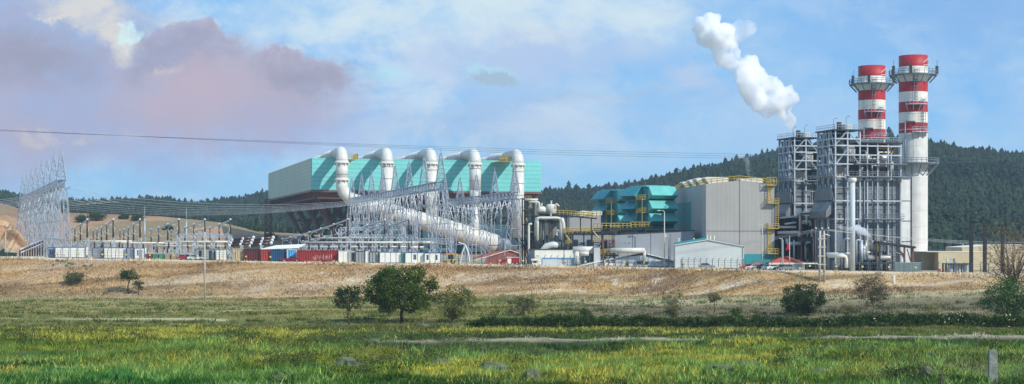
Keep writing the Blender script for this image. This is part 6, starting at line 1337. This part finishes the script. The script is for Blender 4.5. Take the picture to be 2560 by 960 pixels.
lamp('slim pale pole at the pavilion, left of the flag', 1957, 668, 596, 403, m=PALE, arm=.2)
lamp('thin lamp post in front of the process plant', 1340, 640, 580, 436, m=GALVD, arm=1.0)
lamp('thin white mast before the tangle, right of the yellow loader', 1190, 655, 596, 433, m=GALV, arm=.2); lamp('thin white mast with a white ball, left of the red roof', 1262, 640, 598, 430, m=GALV, arm=.2)
T = thing('flood_light', 'slim twin headed floodlight pole before the annex', 'lamp', (X_(1569, 418), 418, G(X_(1569, 418), 418))); mb = MB(); mb.tube(T.location, P(1569, 612, 418), .09, .06, n=6); part(T, 'pole', mb, GALVD)
for d in (-5, 5): mb = MB(); mb.bar(P(1569, 612, 418), P(1569+d, 607, 418), .1); mb.blob(P(1569+d, 607, 418), .22, 6); part(T, 'lamp_head', mb, GALVD)
Y = ground_hit(512, 754); x = X_(512, Y); g = G(x, Y); T = thing('concrete_pole', 'single tall pale concrete pole standing in the field below the embankment', 'pole', (x, Y, g)); mb = MB(); mb.tube((x, Y, g-.2), (x, Y, Z_(584, Y)), .24, .15, n=10); part(T, 'shaft', mb, CONC); zt_ = Z_(584, Y); mb = MB(); mb.box(x-1.3, x+1.3, Y-.08, Y+.08, Z_(610, Y)-.1, Z_(610, Y)+.1); part(T, 'cross_arm', mb, BROWN); mb = MB(); mb.blob((x, Y, zt_+.15), .22, 8); part(T, 'insulator', mb, INSW)
Y = ground_hit(2055, 706); x = X_(2055, Y); g = G(x, Y); T = thing('twin_pole', 'pair of pale concrete poles joined by rungs on the bank before the boilers', 'pole', (x, Y, g)); s = Y/F
for d in (-6, 6): mb = MB(); mb.tube((x+d*s, Y, g-.2), (x+d*s*.85, Y, Z_(577, Y)), .3, .22, n=8); part(T, 'shaft', mb, CONC)
for yy in (597, 618, 640, 661, 684): mb = MB(); mb.box(x-10*s, x+10*s, Y-.26, Y+.26, Z_(yy, Y)-.14, Z_(yy, Y)+.14); part(T, 'rung', mb, CONC)
mb = MB(); mb.bar((x-1.6, Y, Z_(574, Y)), (x+1.6, Y, Z_(574, Y)), .2); part(T, 'cross_arm', mb, BROWN)
for d in (-1.5, 0, 1.5): mb = MB(); mb.blob((x+d, Y, Z_(574, Y)+.3), .26, 8); part(T, 'insulator', mb, INSW)
zt_ = Z_(573, Y)
wires('three thin lines running left from the twin concrete pole to the workshop side', [((x-1.5+1.5*i, Y, zt_), (X_(1500, 418), 418+i, Z_(648+4*i, 418))) for i in range(3)], .04, .9)
wires('three thin lines running right from the twin concrete pole out of the picture', [((x-1.5+1.5*i, Y, zt_), (X_(2640, 470), 470+i, Z_(606+6*i, 470))) for i in range(3)], .035, 1.0)
Y = 403; x = X_(1974, Y); g = G(x, Y); T = thing('flag_pole', 'flag pole with a limp red flag before the dark piping frame', 'flag', (x, Y, g)); mb = MB(); mb.tube((x, Y, g), (x, Y, Z_(590, Y)), .1, .05, n=8); part(T, 'pole', mb, WHITE)
mb = MB(); z = Z_(607, Y); n = 7; vs = []
for i in range(n+1):
    t = i/n; vs += [(x-.05-.9*t, Y+.12*math.sin(t*9), z-.2-1.0*t*t*.9-.4*t), (x-.05-.75*t, Y+.12*math.sin(t*9+.5), z-1.5-.5*t)]
mb._add(vs, [(2*i, 2*i+1, 2*i+3, 2*i+2) for i in range(n)]); part(T, 'flag', mb, mat('red_flag_cloth', (196, 32, 40), .8));
